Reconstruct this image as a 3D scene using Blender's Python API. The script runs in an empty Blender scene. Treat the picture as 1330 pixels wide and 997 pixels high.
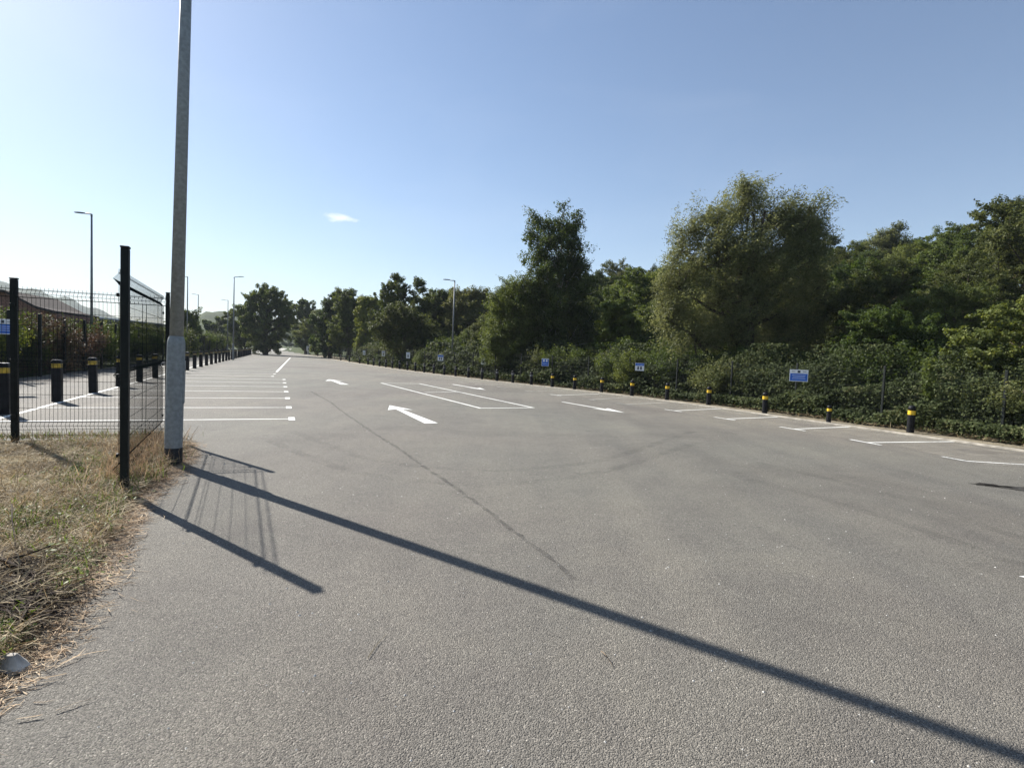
import bpy, bmesh, math
import numpy as np
from mathutils import Vector, Matrix
rng = np.random.default_rng(7)
scn = bpy.context.scene
COL = scn.collection
R = math.radians

# ------------------------------------------------------------ camera model (same numbers as the camera below)
W, H, F, PITCH, ROLL, EYE = 1330., 997., 705., .0525, .0405, 1.56
def ray(px, py):
    x = (px-W/2)/F; y = -(py-H/2)/F
    c, s = math.cos(ROLL), math.sin(ROLL)
    X = c*x-s*y; Y = s*x+c*y
    return np.array([X, math.cos(PITCH)+Y*math.sin(PITCH), -math.sin(PITCH)+Y*math.cos(PITCH)])
def G(px, py, z=0.):            # where a sight line meets the flat ground
    d = ray(px, py); t = (z-EYE)/d[2]
    return np.array([d[0]*t, d[1]*t])
def at(px, py, y):              # point on the sight line at depth y
    d = ray(px, py); t = y/d[1]
    return np.array([d[0]*t, y, EYE+d[2]*t])
def pxof(p):
    v = np.array([p[0], p[1], (p[2] if len(p) > 2 else 0)-EYE])
    f = v[1]*math.cos(PITCH)-v[2]*math.sin(PITCH)
    Y = (v[1]*math.sin(PITCH)+v[2]*math.cos(PITCH))/f; X = v[0]/f
    c, s = math.cos(ROLL), math.sin(ROLL)
    x = c*X+s*Y; y = -s*X+c*Y
    return np.array([W/2+F*x, H/2-F*y])

# ------------------------------------------------------------ materials
def new_mat(name):
    m = bpy.data.materials.new(name); m.use_nodes = True
    nt = m.node_tree; b = nt.nodes['Principled BSDF']
    return m, nt, b
def N(nt, t, **kw):
    n = nt.nodes.new(t)
    for k, v in kw.items():
        if k.startswith('i_'):
            n.inputs[k[2:].replace('_', ' ')].default_value = v
        else: setattr(n, k, v)
    return n
def ramp(nt, stops):
    n = nt.nodes.new('ShaderNodeValToRGB'); e = n.color_ramp.elements
    while len(e) < len(stops): e.new(.5)
    for q, (p, c) in zip(e, stops):
        q.position = p; q.color = (*c, 1) if len(c) == 3 else c
    return n
def simple(name, col, rough=.6, metal=0., var=.12, scale=12., bump=.0, spec=.4):
    m, nt, b = new_mat(name)
    tc = N(nt, 'ShaderNodeTexCoord'); no = N(nt, 'ShaderNodeTexNoise', i_Scale=scale, i_Detail=5.)
    nt.links.new(tc.outputs['Object'], no.inputs['Vector'])
    lo = tuple(c*(1-var*1.6) for c in col); hi = tuple(min(1, c*(1+var*1.6)) for c in col)
    r = ramp(nt, [(.3, lo), (.7, hi)])
    nt.links.new(no.outputs['Fac'], r.inputs[0]); nt.links.new(r.outputs[0], b.inputs['Base Color'])
    b.inputs['Roughness'].default_value = rough; b.inputs['Metallic'].default_value = metal
    b.inputs['Specular IOR Level'].default_value = spec
    if bump:
        bp = N(nt, 'ShaderNodeBump', i_Strength=bump, i_Distance=.01)
        nt.links.new(no.outputs['Fac'], bp.inputs['Height']); nt.links.new(bp.outputs[0], b.inputs['Normal'])
    return m

def leaf_mat(name, dark, light, rare=None, transl=.3, rough=.55, cs=.9):
    """leaf colour varies leaf by leaf and branch by branch"""
    m, nt, b = new_mat(name); L = nt.links.new
    ge = N(nt, 'ShaderNodeNewGeometry'); tc = N(nt, 'ShaderNodeTexCoord')
    no = N(nt, 'ShaderNodeTexNoise', i_Scale=cs, i_Detail=3.)
    oi = N(nt, 'ShaderNodeObjectInfo')
    L(tc.outputs['Object'], no.inputs['Vector'])
    a = N(nt, 'ShaderNodeMath', operation='MULTIPLY_ADD'); L(ge.outputs['Random Per Island'], a.inputs[0]); a.inputs[1].default_value = .55
    sc = N(nt, 'ShaderNodeMath', operation='MULTIPLY_ADD'); L(no.outputs['Fac'], sc.inputs[0]); sc.inputs[1].default_value = 1.5; sc.inputs[2].default_value = -.55
    L(sc.outputs[0], a.inputs[2])
    st = [(.0, dark), (.75, light)]
    if rare: st.append((.97, rare))
    r = ramp(nt, st); L(a.outputs[0], r.inputs[0])
    hs = N(nt, 'ShaderNodeHueSaturation')
    mp = N(nt, 'ShaderNodeMapRange'); L(oi.outputs['Random'], mp.inputs[0]); mp.inputs[3].default_value = .72; mp.inputs[4].default_value = 1.3
    mh = N(nt, 'ShaderNodeMapRange'); L(oi.outputs['Random'], mh.inputs[0]); mh.inputs[3].default_value = .515; mh.inputs[4].default_value = .485
    L(mp.outputs[0], hs.inputs['Value']); L(mh.outputs[0], hs.inputs['Hue']); L(r.outputs[0], hs.inputs['Color'])
    L(hs.outputs[0], b.inputs['Base Color'])
    b.inputs['Roughness'].default_value = rough; b.inputs['Specular IOR Level'].default_value = .17
    tr = N(nt, 'ShaderNodeBsdfTranslucent'); hs2 = N(nt, 'ShaderNodeHueSaturation', i_Hue=.485, i_Saturation=1.15, i_Value=1.35)
    L(hs.outputs[0], hs2.inputs['Color']); L(hs2.outputs[0], tr.inputs['Color'])
    mx = N(nt, 'ShaderNodeMixShader', i_Fac=transl); L(b.outputs[0], mx.inputs[1]); L(tr.outputs[0], mx.inputs[2])
    L(mx.outputs[0], nt.nodes['Material Output'].inputs[0])
    return m

def asphalt_mat():
    m, nt, b = new_mat('asphalt'); L = nt.links.new
    tc = N(nt, 'ShaderNodeTexCoord'); O = tc.outputs['Object']
    vo = N(nt, 'ShaderNodeTexVoronoi', i_Scale=150.); L(O, vo.inputs['Vector'])          # stones of about 10 mm
    vo2 = N(nt, 'ShaderNodeTexVoronoi', i_Scale=330.); L(O, vo2.inputs['Vector'])
    sep = N(nt, 'ShaderNodeSeparateColor'); L(vo.outputs['Color'], sep.inputs[0])
    sep2 = N(nt, 'ShaderNodeSeparateColor'); L(vo2.outputs['Color'], sep2.inputs[0])
    r1 = ramp(nt, [(0, (.078, .076, .070)), (.45, (.142, .137, .125)), (.85, (.187, .181, .165)), (.975, (.21, .202, .184)), (.997, (.34, .33, .30))])
    L(sep.outputs[0], r1.inputs[0])
    r2 = ramp(nt, [(0, (.68,)*3), (1, (1.25,)*3)]); L(sep2.outputs[1], r2.inputs[0])
    mul = N(nt, 'ShaderNodeMix', data_type='RGBA', blend_type='MULTIPLY'); mul.inputs[0].default_value = 1
    L(r1.outputs[0], mul.inputs[6]); L(r2.outputs[0], mul.inputs[7])
    # worn lanes, patches, dust
    n1 = N(nt, 'ShaderNodeTexNoise', i_Scale=.22, i_Detail=6., i_Roughness=.62, i_Distortion=.6); L(O, n1.inputs['Vector'])
    r3 = ramp(nt, [(.32, (.80, .79, .78)), (.5, (1.0, 1.0, .985)), (.68, (1.16, 1.15, 1.09))]); L(n1.outputs['Fac'], r3.inputs[0])
    mul2 = N(nt, 'ShaderNodeMix', data_type='RGBA', blend_type='MULTIPLY'); mul2.inputs[0].default_value = 1
    L(mul.outputs[2], mul2.inputs[6]); L(r3.outputs[0], mul2.inputs[7])
    n2 = N(nt, 'ShaderNodeTexNoise', i_Scale=1.7, i_Detail=8., i_Roughness=.7); L(O, n2.inputs['Vector'])
    r4 = ramp(nt, [(.3, (.9, .88, .88)), (.62, (1.06, 1.05, 1.03))]); L(n2.outputs['Fac'], r4.inputs[0])
    mul3 = N(nt, 'ShaderNodeMix', data_type='RGBA', blend_type='MULTIPLY'); mul3.inputs[0].default_value = 1
    L(mul2.outputs[2], mul3.inputs[6]); L(r4.outputs[0], mul3.inputs[7])
    n9 = N(nt, 'ShaderNodeTexNoise', i_Scale=.11, i_Detail=3.); L(O, n9.inputs['Vector'])
    r9 = ramp(nt, [(.38, (1.03, .985, .965)), (.6, (.985, 1.0, .975))]); L(n9.outputs['Fac'], r9.inputs[0])
    mul9 = N(nt, 'ShaderNodeMix', data_type='RGBA', blend_type='MULTIPLY'); mul9.inputs[0].default_value = 1
    L(mul3.outputs[2], mul9.inputs[6]); L(r9.outputs[0], mul9.inputs[7]); mul3 = mul9
    # streaks along the driving direction
    mpg = N(nt, 'ShaderNodeMapping'); mpg.inputs['Rotation'].default_value = (0, 0, R(-30)); mpg.inputs['Scale'].default_value = (1.1, .10, 1)
    L(O, mpg.inputs[0]); n3 = N(nt, 'ShaderNodeTexNoise', i_Scale=1., i_Detail=5., i_Roughness=.6); L(mpg.outputs[0], n3.inputs['Vector'])
    r5 = ramp(nt, [(.35, (.9, .9, .9)), (.65, (1.09, 1.08, 1.05))]); L(n3.outputs['Fac'], r5.inputs[0])
    mul4 = N(nt, 'ShaderNodeMix', data_type='RGBA', blend_type='MULTIPLY'); mul4.inputs[0].default_value = 1
    L(mul3.outputs[2], mul4.inputs[6]); L(r5.outputs[0], mul4.inputs[7])
    # small dark spots (oil, gum)
    v3 = N(nt, 'ShaderNodeTexVoronoi', i_Scale=.8); L(O, v3.inputs['Vector'])
    r6 = ramp(nt, [(.0, (.72,)*3), (.035, (.8,)*3), (.06, (1,)*3)]); L(v3.outputs['Distance'], r6.inputs[0])
    mul5 = N(nt, 'ShaderNodeMix', data_type='RGBA', blend_type='MULTIPLY'); mul5.inputs[0].default_value = 1
    L(mul4.outputs[2], mul5.inputs[6]); L(r6.outputs[0], mul5.inputs[7])
    L(mul5.outputs[2], b.inputs['Base Color'])
    b.inputs['Roughness'].default_value = .82; b.inputs['Specular IOR Level'].default_value = .35
    bp = N(nt, 'ShaderNodeBump', i_Strength=.9, i_Distance=.006)
    L(vo.outputs['Distance'], bp.inputs['Height']); bp.invert = True
    L(bp.outputs[0], b.inputs['Normal'])
    return m

def paint_mat(name, col=(.74, .74, .70), wear=.42):
    """white road paint, worn through to the asphalt in patches"""
    m, nt, b = new_mat(name); L = nt.links.new
    tc = N(nt, 'ShaderNodeTexCoord'); O = tc.outputs['Object']
    n1 = N(nt, 'ShaderNodeTexNoise', i_Scale=28., i_Detail=8., i_Roughness=.75); L(O, n1.inputs['Vector'])
    n0 = N(nt, 'ShaderNodeTexNoise', i_Scale=1.3, i_Detail=3.); L(O, n0.inputs['Vector'])
    ad = N(nt, 'ShaderNodeMath', operation='MULTIPLY_ADD'); L(n0.outputs['Fac'], ad.inputs[0]); ad.inputs[1].default_value = .45; L(n1.outputs['Fac'], ad.inputs[2])
    r = ramp(nt, [(wear+.12, (.16, .155, .145)), (wear+.2, tuple(c*.78 for c in col)), (wear+.34, col)]); L(ad.outputs[0], r.inputs[0])
    L(r.outputs[0], b.inputs['Base Color']); b.inputs['Roughness'].default_value = .7
    return m

def film_mat(name, col, a0, a1, scale):
    """a thin dark film through which the asphalt still shows"""
    m, nt, b = new_mat(name); L = nt.links.new
    tc = N(nt, 'ShaderNodeTexCoord'); n1 = N(nt, 'ShaderNodeTexNoise', i_Scale=scale, i_Detail=7., i_Roughness=.7); L(tc.outputs['Object'], n1.inputs['Vector'])
    r = N(nt, 'ShaderNodeMapRange'); L(n1.outputs['Fac'], r.inputs[0]); r.inputs[1].default_value = .38; r.inputs[2].default_value = .66; r.inputs[3].default_value = a0; r.inputs[4].default_value = a1
    b.inputs['Base Color'].default_value = (*col, 1); b.inputs['Roughness'].default_value = .8
    t = N(nt, 'ShaderNodeBsdfTransparent'); mx = N(nt, 'ShaderNodeMixShader'); L(r.outputs[0], mx.inputs[0]); L(t.outputs[0], mx.inputs[1]); L(b.outputs[0], mx.inputs[2])
    L(mx.outputs[0], nt.nodes['Material Output'].inputs[0]); return m

def ground_mat():
    m, nt, b = new_mat('hillside_ground'); L = nt.links.new
    tc = N(nt, 'ShaderNodeTexCoord'); O = tc.outputs['Object']
    n1 = N(nt, 'ShaderNodeTexNoise', i_Scale=.03, i_Detail=12., i_Roughness=.7); L(O, n1.inputs['Vector'])
    n2 = N(nt, 'ShaderNodeTexNoise', i_Scale=2.5, i_Detail=8.); L(O, n2.inputs['Vector'])
    mx = N(nt, 'ShaderNodeMath', operation='MULTIPLY_ADD'); L(n2.outputs['Fac'], mx.inputs[0]); mx.inputs[1].default_value = .4
    sb = N(nt, 'ShaderNodeMath', operation='SUBTRACT'); L(n1.outputs['Fac'], sb.inputs[0]); sb.inputs[1].default_value = .2
    L(sb.outputs[0], mx.inputs[2])
    r = ramp(nt, [(.32, (.022, .032, .012)), (.46, (.04, .055, .02)), (.56, (.06, .075, .028)), (.68, (.09, .085, .045))]); L(mx.outputs[0], r.inputs[0])
    L(r.outputs[0], b.inputs['Base Color']); b.inputs['Roughness'].default_value = .95; b.inputs['Specular IOR Level'].default_value = .1
    bp = N(nt, 'ShaderNodeBump', i_Strength=.6, i_Distance=.3); L(n2.outputs['Fac'], bp.inputs['Height']); L(bp.outputs[0], b.inputs['Normal'])
    return m

def litter_mat(name, cols, scale=9.):
    m, nt, b = new_mat(name); L = nt.links.new
    tc = N(nt, 'ShaderNodeTexCoord'); O = tc.outputs['Object']
    n1 = N(nt, 'ShaderNodeTexNoise', i_Scale=scale, i_Detail=10., i_Roughness=.75, i_Distortion=.4); L(O, n1.inputs['Vector'])
    n2 = N(nt, 'ShaderNodeTexNoise', i_Scale=1.1, i_Detail=4.); L(O, n2.inputs['Vector'])
    ad = N(nt, 'ShaderNodeMath', operation='MULTIPLY_ADD'); L(n2.outputs['Fac'], ad.inputs[0]); ad.inputs[1].default_value = .7
    sb = N(nt, 'ShaderNodeMath', operation='SUBTRACT'); L(n1.outputs['Fac'], sb.inputs[0]); sb.inputs[1].default_value = .35
    L(sb.outputs[0], ad.inputs[2])
    n = len(cols); r = ramp(nt, [(.32+.36*i/(n-1), c) for i, c in enumerate(cols)]); L(ad.outputs[0], r.inputs[0])
    L(r.outputs[0], b.inputs['Base Color']); b.inputs['Roughness'].default_value = .95; b.inputs['Specular IOR Level'].default_value = .1
    bp = N(nt, 'ShaderNodeBump', i_Strength=1., i_Distance=.03); L(n1.outputs['Fac'], bp.inputs['Height']); L(bp.outputs[0], b.inputs['Normal'])
    return m

M = {}
M['asphalt'] = asphalt_mat()
M['paint'] = paint_mat('white_paint', wear=.44)
M['paint_old'] = paint_mat('worn_white_paint', (.5, .49, .44), wear=.55)
M['seam'] = film_mat('tar_seam', (.03, .029, .028), .04, .42, 7.)
M['tyre'] = film_mat('tyre_rubber', (.03, .03, .032), .0, .15, 2.2)
M['dust'] = film_mat('pale_dust', (.36, .33, .27), .0, .42, 1.6)
M['stain'] = litter_mat('oil_stain', [(.02, .018, .016), (.045, .042, .038), (.10, .097, .09)], 7)
M['ground'] = ground_mat()
M['verge'] = litter_mat('dry_verge', [(.055, .045, .025), (.11, .085, .045), (.20, .16, .09), (.30, .25, .15)], 16)
M['dirt'] = litter_mat('dusty_earth', [(.10, .085, .06), (.18, .155, .11), (.26, .225, .165), (.36, .32, .25)], 11)
M['kerb'] = simple('concrete_edging', (.36, .33, .28), .85, var=.25, scale=5)
M['wall_pale'] = simple('pale_concrete', (.55, .54, .5), .8, var=.1, scale=2)
M['green_metal'] = simple('dark_green_coated_steel', (.006, .009, .008), .55, .0, var=.3, scale=9, spec=.25)
M['wire'] = simple('dark_green_coated_wire', (.010, .014, .013), .75, .0, var=.2, scale=9, spec=.12)
M['galv'] = simple('galvanised_steel', (.27, .29, .295), .62, .1, var=.12, scale=22, bump=.1)
M['galv_far'] = simple('grey_lamp_steel', (.2, .21, .22), .6, .3, var=.1, scale=3)
M['black_paint'] = simple('black_bitumen_paint', (.012, .012, .013), .55, var=.3)
M['plastic'] = simple('black_recycled_plastic', (.006, .0065, .009), .55, var=.35, scale=7, bump=.1, spec=.22)
M['plastic_top'] = simple('grey_sheen_shade_plastic', (.12, .12, .13), .5, var=.4, scale=18)  # grey that paints cap-top highlights and the shaded far right bands
M['yellow_dull'] = simple('duller_yellow_band', (.20, .15, .06), .6, var=.2, scale=9)  # duller yellow for the far bands of the left row
M['yellow_left'] = simple('darker_yellow_band', (.42, .28, .03), .5, var=.3, scale=9)  # darker yellow for the near bands of the left row
M['yellow'] = simple('yellow_reflective_band', (.66, .43, .03), .45, var=.18, scale=9)
M['sign_white'] = simple('white_sign_face', (.72, .74, .76), .4, var=.05)
M['sign_blue'] = simple('blue_sign_face', (.02, .12, .50), .4, var=.06)
M['sign_dark'] = simple('dark_sign_print', (.04, .05, .07), .5, var=.05)
M['sign_pale'] = simple('pale_sign_lettering', (.35, .45, .72), .5, var=.05)
M['bark'] = simple('grey_brown_bark', (.075, .06, .045), .9, var=.45, scale=6, bump=.4, spec=.1)
M['bark_pale'] = simple('pale_birch_bark', (.32, .30, .26), .85, var=.5, scale=4, bump=.3, spec=.1)
M['roof_dark'] = simple('dark_metal_roofing', (.055, .055, .065), .5, var=.15, scale=1.5)
M['roof_brown'] = simple('brown_roofing', (.05, .041, .038), .95, var=.25, scale=3, spec=.08)
M['cladding'] = simple('blue_grey_cladding', (.07, .08, .11), .6, var=.15, scale=1)
M['brick'] = simple('red_brown_brickwork', (.19, .09, .065), .9, var=.3, scale=7)
M['fascia'] = simple('white_fascia', (.75, .76, .78), .5, var=.05)
M['glass'] = simple('dark_window_glass', (.03, .04, .05), .12, var=.1, spec=.6)
M['concrete'] = simple('weathered_concrete_foot', (.50, .47, .42), .9, var=.3, scale=12, bump=.3)
# foliage kinds
M['leaf_dark'] = leaf_mat('dark_green_leaves', (0.024, 0.042, 0.010), (0.094, 0.130, 0.031), (0.15, 0.175, 0.048), .40)
M['leaf_mid'] = leaf_mat('mid_green_leaves', (0.02856, 0.04368, 0.01092), (0.1008, 0.1302, 0.0336), (0.1596, 0.1764, 0.0504), .40)
M['leaf_olive'] = leaf_mat('olive_green_leaves', (0.03612, 0.04816, 0.01548), (0.1118, 0.1273, 0.04128), (0.1634, 0.1634, 0.0645), .40)
M['leaf_willow'] = leaf_mat('silvery_willow_leaves', (0.05, 0.060, 0.025), (0.155, 0.172, 0.072), (0.23, 0.245, 0.13), .48, .5)
M['leaf_birch'] = leaf_mat('fresh_birch_leaves', (0.0357, 0.0527, 0.0136), (0.1232, 0.153, 0.0425), (0.1785, 0.1997, 0.06375), .40)
M['leaf_yellow'] = leaf_mat('yellow_green_leaves', (.06, .085, .016), (.15, .18, .04), (.26, .25, .06), .35)
M['leaf_rust'] = leaf_mat('rusty_brown_leaves', (.05, .035, .022), (.13, .085, .05), (.12, .13, .05), .25)
M['leaf_bramble'] = leaf_mat('bramble_leaves', (0.02856, 0.04032, 0.01344), (0.1008, 0.1193, 0.042), (0.21, 0.2016, 0.0924), .3, .75)
M['straw'] = leaf_mat('dry_straw', (.12, .085, .05), (.47, .37, .23), (.72, .61, .42), .2, .7, 3.)
M['grass_green'] = leaf_mat('green_weed_blades', (.05, .08, .018), (.14, .19, .05), (.24, .26, .09), .35, .5, 2.)
M['twig'] = simple('dead_twig_bark', (.20, .155, .11), .85, var=.35, scale=20, spec=.1)
M['twig_dark'] = simple('dark_dead_branch_bark', (.04, .03, .024), .9, var=.35, scale=20, spec=.1)
M['stone'] = simple('pale_grit', (.5, .48, .44), .8, var=.3, scale=40)

# ------------------------------------------------------------ builders
def tag(o, label=None, cat=None, group=None, kind=None):
    if label: o['label'] = label
    if cat: o['category'] = cat
    if group: o['group'] = group
    if kind: o['kind'] = kind
    return o
def empty(name, loc=(0, 0, 0), rz=0.):
    o = bpy.data.objects.new(name, None); COL.objects.link(o)
    o.location = loc; o.rotation_euler = (0, 0, rz); o.empty_display_size = .3
    return o
def copy_tree(o, parent=None):
    c = o.copy(); COL.objects.link(c); c.parent = parent
    for ch in o.children: copy_tree(ch, c)
    return c
def mesh_obj(name, verts, faces, mats, parent=None, fm=None, smooth=False):
    me = bpy.data.meshes.new(name)
    me.from_pydata([tuple(map(float, v)) for v in verts], [], faces)
    for m in (mats if isinstance(mats, (list, tuple)) else [mats]): me.materials.append(m)
    if fm is not None: me.polygons.foreach_set('material_index', fm)
    if smooth: me.polygons.foreach_set('use_smooth', [True]*len(me.polygons))
    me.update()
    o = bpy.data.objects.new(name, me); COL.objects.link(o)
    if parent: o.parent = parent
    return o
def quads_obj(name, V, mat, parent=None):
    """V: (n,4,3) array -> one mesh of n separate quads"""
    n = len(V); me = bpy.data.meshes.new(name)
    me.vertices.add(n*4); me.vertices.foreach_set('co', np.ascontiguousarray(V, dtype=np.float32).ravel())
    me.loops.add(n*4); me.loops.foreach_set('vertex_index', np.arange(n*4, dtype=np.int32))
    me.polygons.add(n); me.polygons.foreach_set('loop_start', np.arange(0, n*4, 4, dtype=np.int32))
    me.polygons.foreach_set('loop_total', np.full(n, 4, dtype=np.int32))
    me.materials.append(mat); me.update(calc_edges=True); me.validate()
    o = bpy.data.objects.new(name, me); COL.objects.link(o)
    if parent: o.parent = parent
    return o
class MB:
    def __init__(s): s.v = []; s.f = []
    def add(s, vs, fs):
        k = len(s.v); s.v += [tuple(v) for v in vs]; s.f += [tuple(i+k for i in f) for f in fs]; return s
    def box(s, c, d, rz=0., taper=1.):
        cx, cy, cz = c; a, b, h = d[0]/2, d[1]/2, d[2]/2
        co, si = math.cos(rz), math.sin(rz); vs = []
        for z, t in ((-h, 1), (h, taper)):
            for x, y in ((-a, -b), (a, -b), (a, b), (-a, b)):
                x *= t; y *= t; vs.append((cx+x*co-y*si, cy+x*si+y*co, cz+z))
        return s.add(vs, [(3, 2, 1, 0), (4, 5, 6, 7), (0, 1, 5, 4), (1, 2, 6, 5), (2, 3, 7, 6), (3, 0, 4, 7)])
    def rings(s, rings, caps=True, closed=True):
        n = len(rings[0]); vs = [p for r in rings for p in r]; fs = []
        for i in range(len(rings)-1):
            for j in range(n if closed else n-1):
                k = (j+1) % n; fs.append((i*n+j, i*n+k, (i+1)*n+k, (i+1)*n+j))
        if caps: fs += [tuple(range(n-1, -1, -1)), tuple((len(rings)-1)*n+j for j in range(n))]
        return s.add(vs, fs)
    def lathe(s, prof, n=20, c=(0, 0, 0)):
        return s.rings([[(c[0]+r*math.cos(2*math.pi*j/n), c[1]+r*math.sin(2*math.pi*j/n), c[2]+z) for j in range(n)] for r, z in prof])
    def tube(s, pts, rad, n=6, caps=True):
        pts = [Vector(p) for p in pts]
        if not hasattr(rad, '__len__'): rad = [rad]*len(pts)
        rs = []; prev = None
        for i, p in enumerate(pts):
            t = (pts[min(i+1, len(pts)-1)]-pts[max(i-1, 0)]).normalized()
            u = (prev-t*prev.dot(t)) if prev is not None else t.orthogonal()
            u.normalize(); prev = u; w = t.cross(u)
            rs.append([tuple(p+(u*math.cos(2*math.pi*j/n)+w*math.sin(2*math.pi*j/n))*rad[i]) for j in range(n)])
        return s.rings(rs, caps)
    def build(s, name, mat, parent=None, smooth=False, bevel=0.):
        o = mesh_obj(name, s.v, s.f, mat, parent, smooth=smooth)
        if bevel:
            b = o.modifiers.new('bevel', 'BEVEL'); b.width = bevel; b.segments = 2; b.limit_method = 'ANGLE'
        return o
def offset(line, d):
    """polyline moved sideways by d (positive: to the right of its direction)"""
    P = np.array(line, float); out = []
    for i in range(len(P)):
        t = P[min(i+1, len(P)-1)]-P[max(i-1, 0)]; t /= np.linalg.norm(t)
        out.append(P[i]+d*np.array([t[1], -t[0]]))
    return np.array(out)
def resample(line, step):
    P = np.array(line, float); seg = np.linalg.norm(np.diff(P, axis=0), axis=1); s = np.r_[0, np.cumsum(seg)]
    n = max(2, int(round(s[-1]/step))+1); q = np.linspace(0, s[-1], n)
    return np.stack([np.interp(q, s, P[:, k]) for k in range(P.shape[1])], 1)
def smooth_line(line, it=3):
    P = np.array(line, float)
    for _ in range(it):
        Q = P.copy(); Q[1:-1] = .25*P[:-2]+.5*P[1:-1]+.25*P[2:]; P = Q
    return P
def inside(poly, x, y):
    poly = np.array(poly); r = np.zeros(len(x), bool); n = len(poly)
    for i in range(n):
        x1, y1 = poly[i]; x2, y2 = poly[(i+1) % n]
        c = ((y1 > y) != (y2 > y)) & (x < (x2-x1)*(y-y1)/(y2-y1+1e-12)+x1); r ^= c
    return r
def unit(v): return v/(np.linalg.norm(v, axis=-1, keepdims=True)+1e-9)

def leaf_quads(c, nrm, axis, L, Wd):
    n = len(c); nrm = unit(nrm); a = axis-nrm*np.sum(axis*nrm, 1, keepdims=True); a = unit(a); b = np.cross(nrm, a)
    L = L[:, None]; Wd = Wd[:, None]
    return np.stack([c-a*L*.5, c+b*Wd*.5-a*L*.05, c+a*L*.5, c-b*Wd*.5-a*L*.05], 1)
def rnd(n): return unit(rng.normal(0, 1, (n, 3)))

# ------------------------------------------------------------ layout lines
# right-hand row of bollards, nearest first
boll_R_px = [(1182, 562), (993, 537), (920, 526), (866, 519.5), (820.5, 514.5), (781, 509.5), (746, 505.8), (717, 502.6), (690, 500), (666, 497.3), (645.4, 494.9),
             (625.8, 492.7), (608.2, 490.7), (591.6, 488.8), (576.9, 487), (563.3, 485.4), (550.9, 483.8), (539.6, 482.3), (529, 480.9), (518.9, 479.5), (509.5, 478.3),
             (501, 477), (492.9, 475.9), (485, 474.8), (477.8, 473.7), (467, 472), (453.8, 470), (442.6, 468.2)]
boll_R = [G(*p) for p in boll_R_px]
boll_R.insert(1, G(1076, 549.))
Rline = np.array([(17, -8), (14.2, 2), (12.2, 8)] + [tuple(p) for p in boll_R] + [(-32, 91), (-42, 112)])
Rline = smooth_line(resample(Rline, 1.2), 6)
kerbline = offset(Rline, -.42)
fence_R = offset(Rline, .85)
# left-hand row: straight
LB0 = np.array([-11.0, 13.1]); LD = np.array([-.385, .923]); LD /= np.linalg.norm(LD); LN = np.array([-LD[1], LD[0]])   # LN points away from the car park
def LB(s, off=0.): return LB0+LD*s+LN*off

def dist_right(x, y):
    """distance outside the right-hand line (negative inside), vectorised"""
    P = Rline[::4]; best = np.full(x.shape, 1e9); sg = np.zeros(x.shape)
    for a, b in zip(P[:-1], P[1:]):
        d = b-a; L2 = d@d; t = np.clip(((x-a[0])*d[0]+(y-a[1])*d[1])/L2, 0, 1)
        ex = x-a[0]-t*d[0]; ey = y-a[1]-t*d[1]; q = np.hypot(ex, ey)
        s = np.sign(ex*d[1]-ey*d[0]); m = q < best
        best = np.where(m, q, best); sg = np.where(m, s, sg)
    return best*sg
def sstep(a, b, v): t = np.clip((v-a)/(b-a), 0, 1); return t*t*(3-2*t)
def height(x, y):
    x = np.asarray(x, float); y = np.asarray(y, float)
    az = np.degrees(np.arctan2(x, y)); r = np.hypot(x, y)
    Hc = np.interp(az, [-60, -32, -20, -8, 2, 10, 20, 35, 60, 120], [0, 0, 1, 4.4, 6.4, 8.2, 7.6, 6.9, 10.6, 8])
    d = dist_right(x, y)
    h = Hc*sstep(3, 42, d)*(1-sstep(300, 900, r)*.3)
    h = h+.5*np.sin(x*.21)*np.cos(y*.17)*sstep(8, 30, d)
    # far hills on the left
    a1 = np.interp(az, [-110, -75, -58, -48, -43.5, -39.5, -36.2, -33, -30, -27], [50, 80, 105, 112, 106, 84, 52, 30, 14, 0])
    h = h+a1*sstep(900, 1500, r)*(1+.04*np.sin(az*3)+.02*np.sin(az*9))
    a2 = 20*np.exp(-((az+29.3)/2.6)**2)+16*np.exp(-((az+25)/4)**2)+1.5*np.sin(az*7.3)*np.sin(az*3.1+1)
    h = h+a2*sstep(330, 480, r)*(1-sstep(560, 900, r))
    a3 = np.interp(az, [-30, -20, 0, 40], [0, 16, 24, 30]); h = h+a3*sstep(300, 600, r)
    return h

# ------------------------------------------------------------ terrain and surfaces
def build_ground():
    rr = np.r_[0, np.geomspace(2, 3200, 150)]; aa = np.radians(np.r_[np.arange(-180, -60, 3), np.arange(-60, 60, .5), np.arange(60, 180, 3)])
    vs = [(0, 0, -.03)]; fs = []
    for r in rr[1:]:
        x = r*np.sin(aa); y = r*np.cos(aa); z = height(x, y)-.03
        vs += list(zip(x, y, z))
    n = len(aa)
    for j in range(n): fs.append((0, 1+(j+1) % n, 1+j))
    for i in range(len(rr)-2):
        for j in range(n):
            k = (j+1) % n; fs.append((1+i*n+j, 1+i*n+k, 1+(i+1)*n+k, 1+(i+1)*n+j))
    o = mesh_obj('ground', vs, fs, M['ground'], smooth=True); tag(o, kind='structure')
build_ground()

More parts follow.
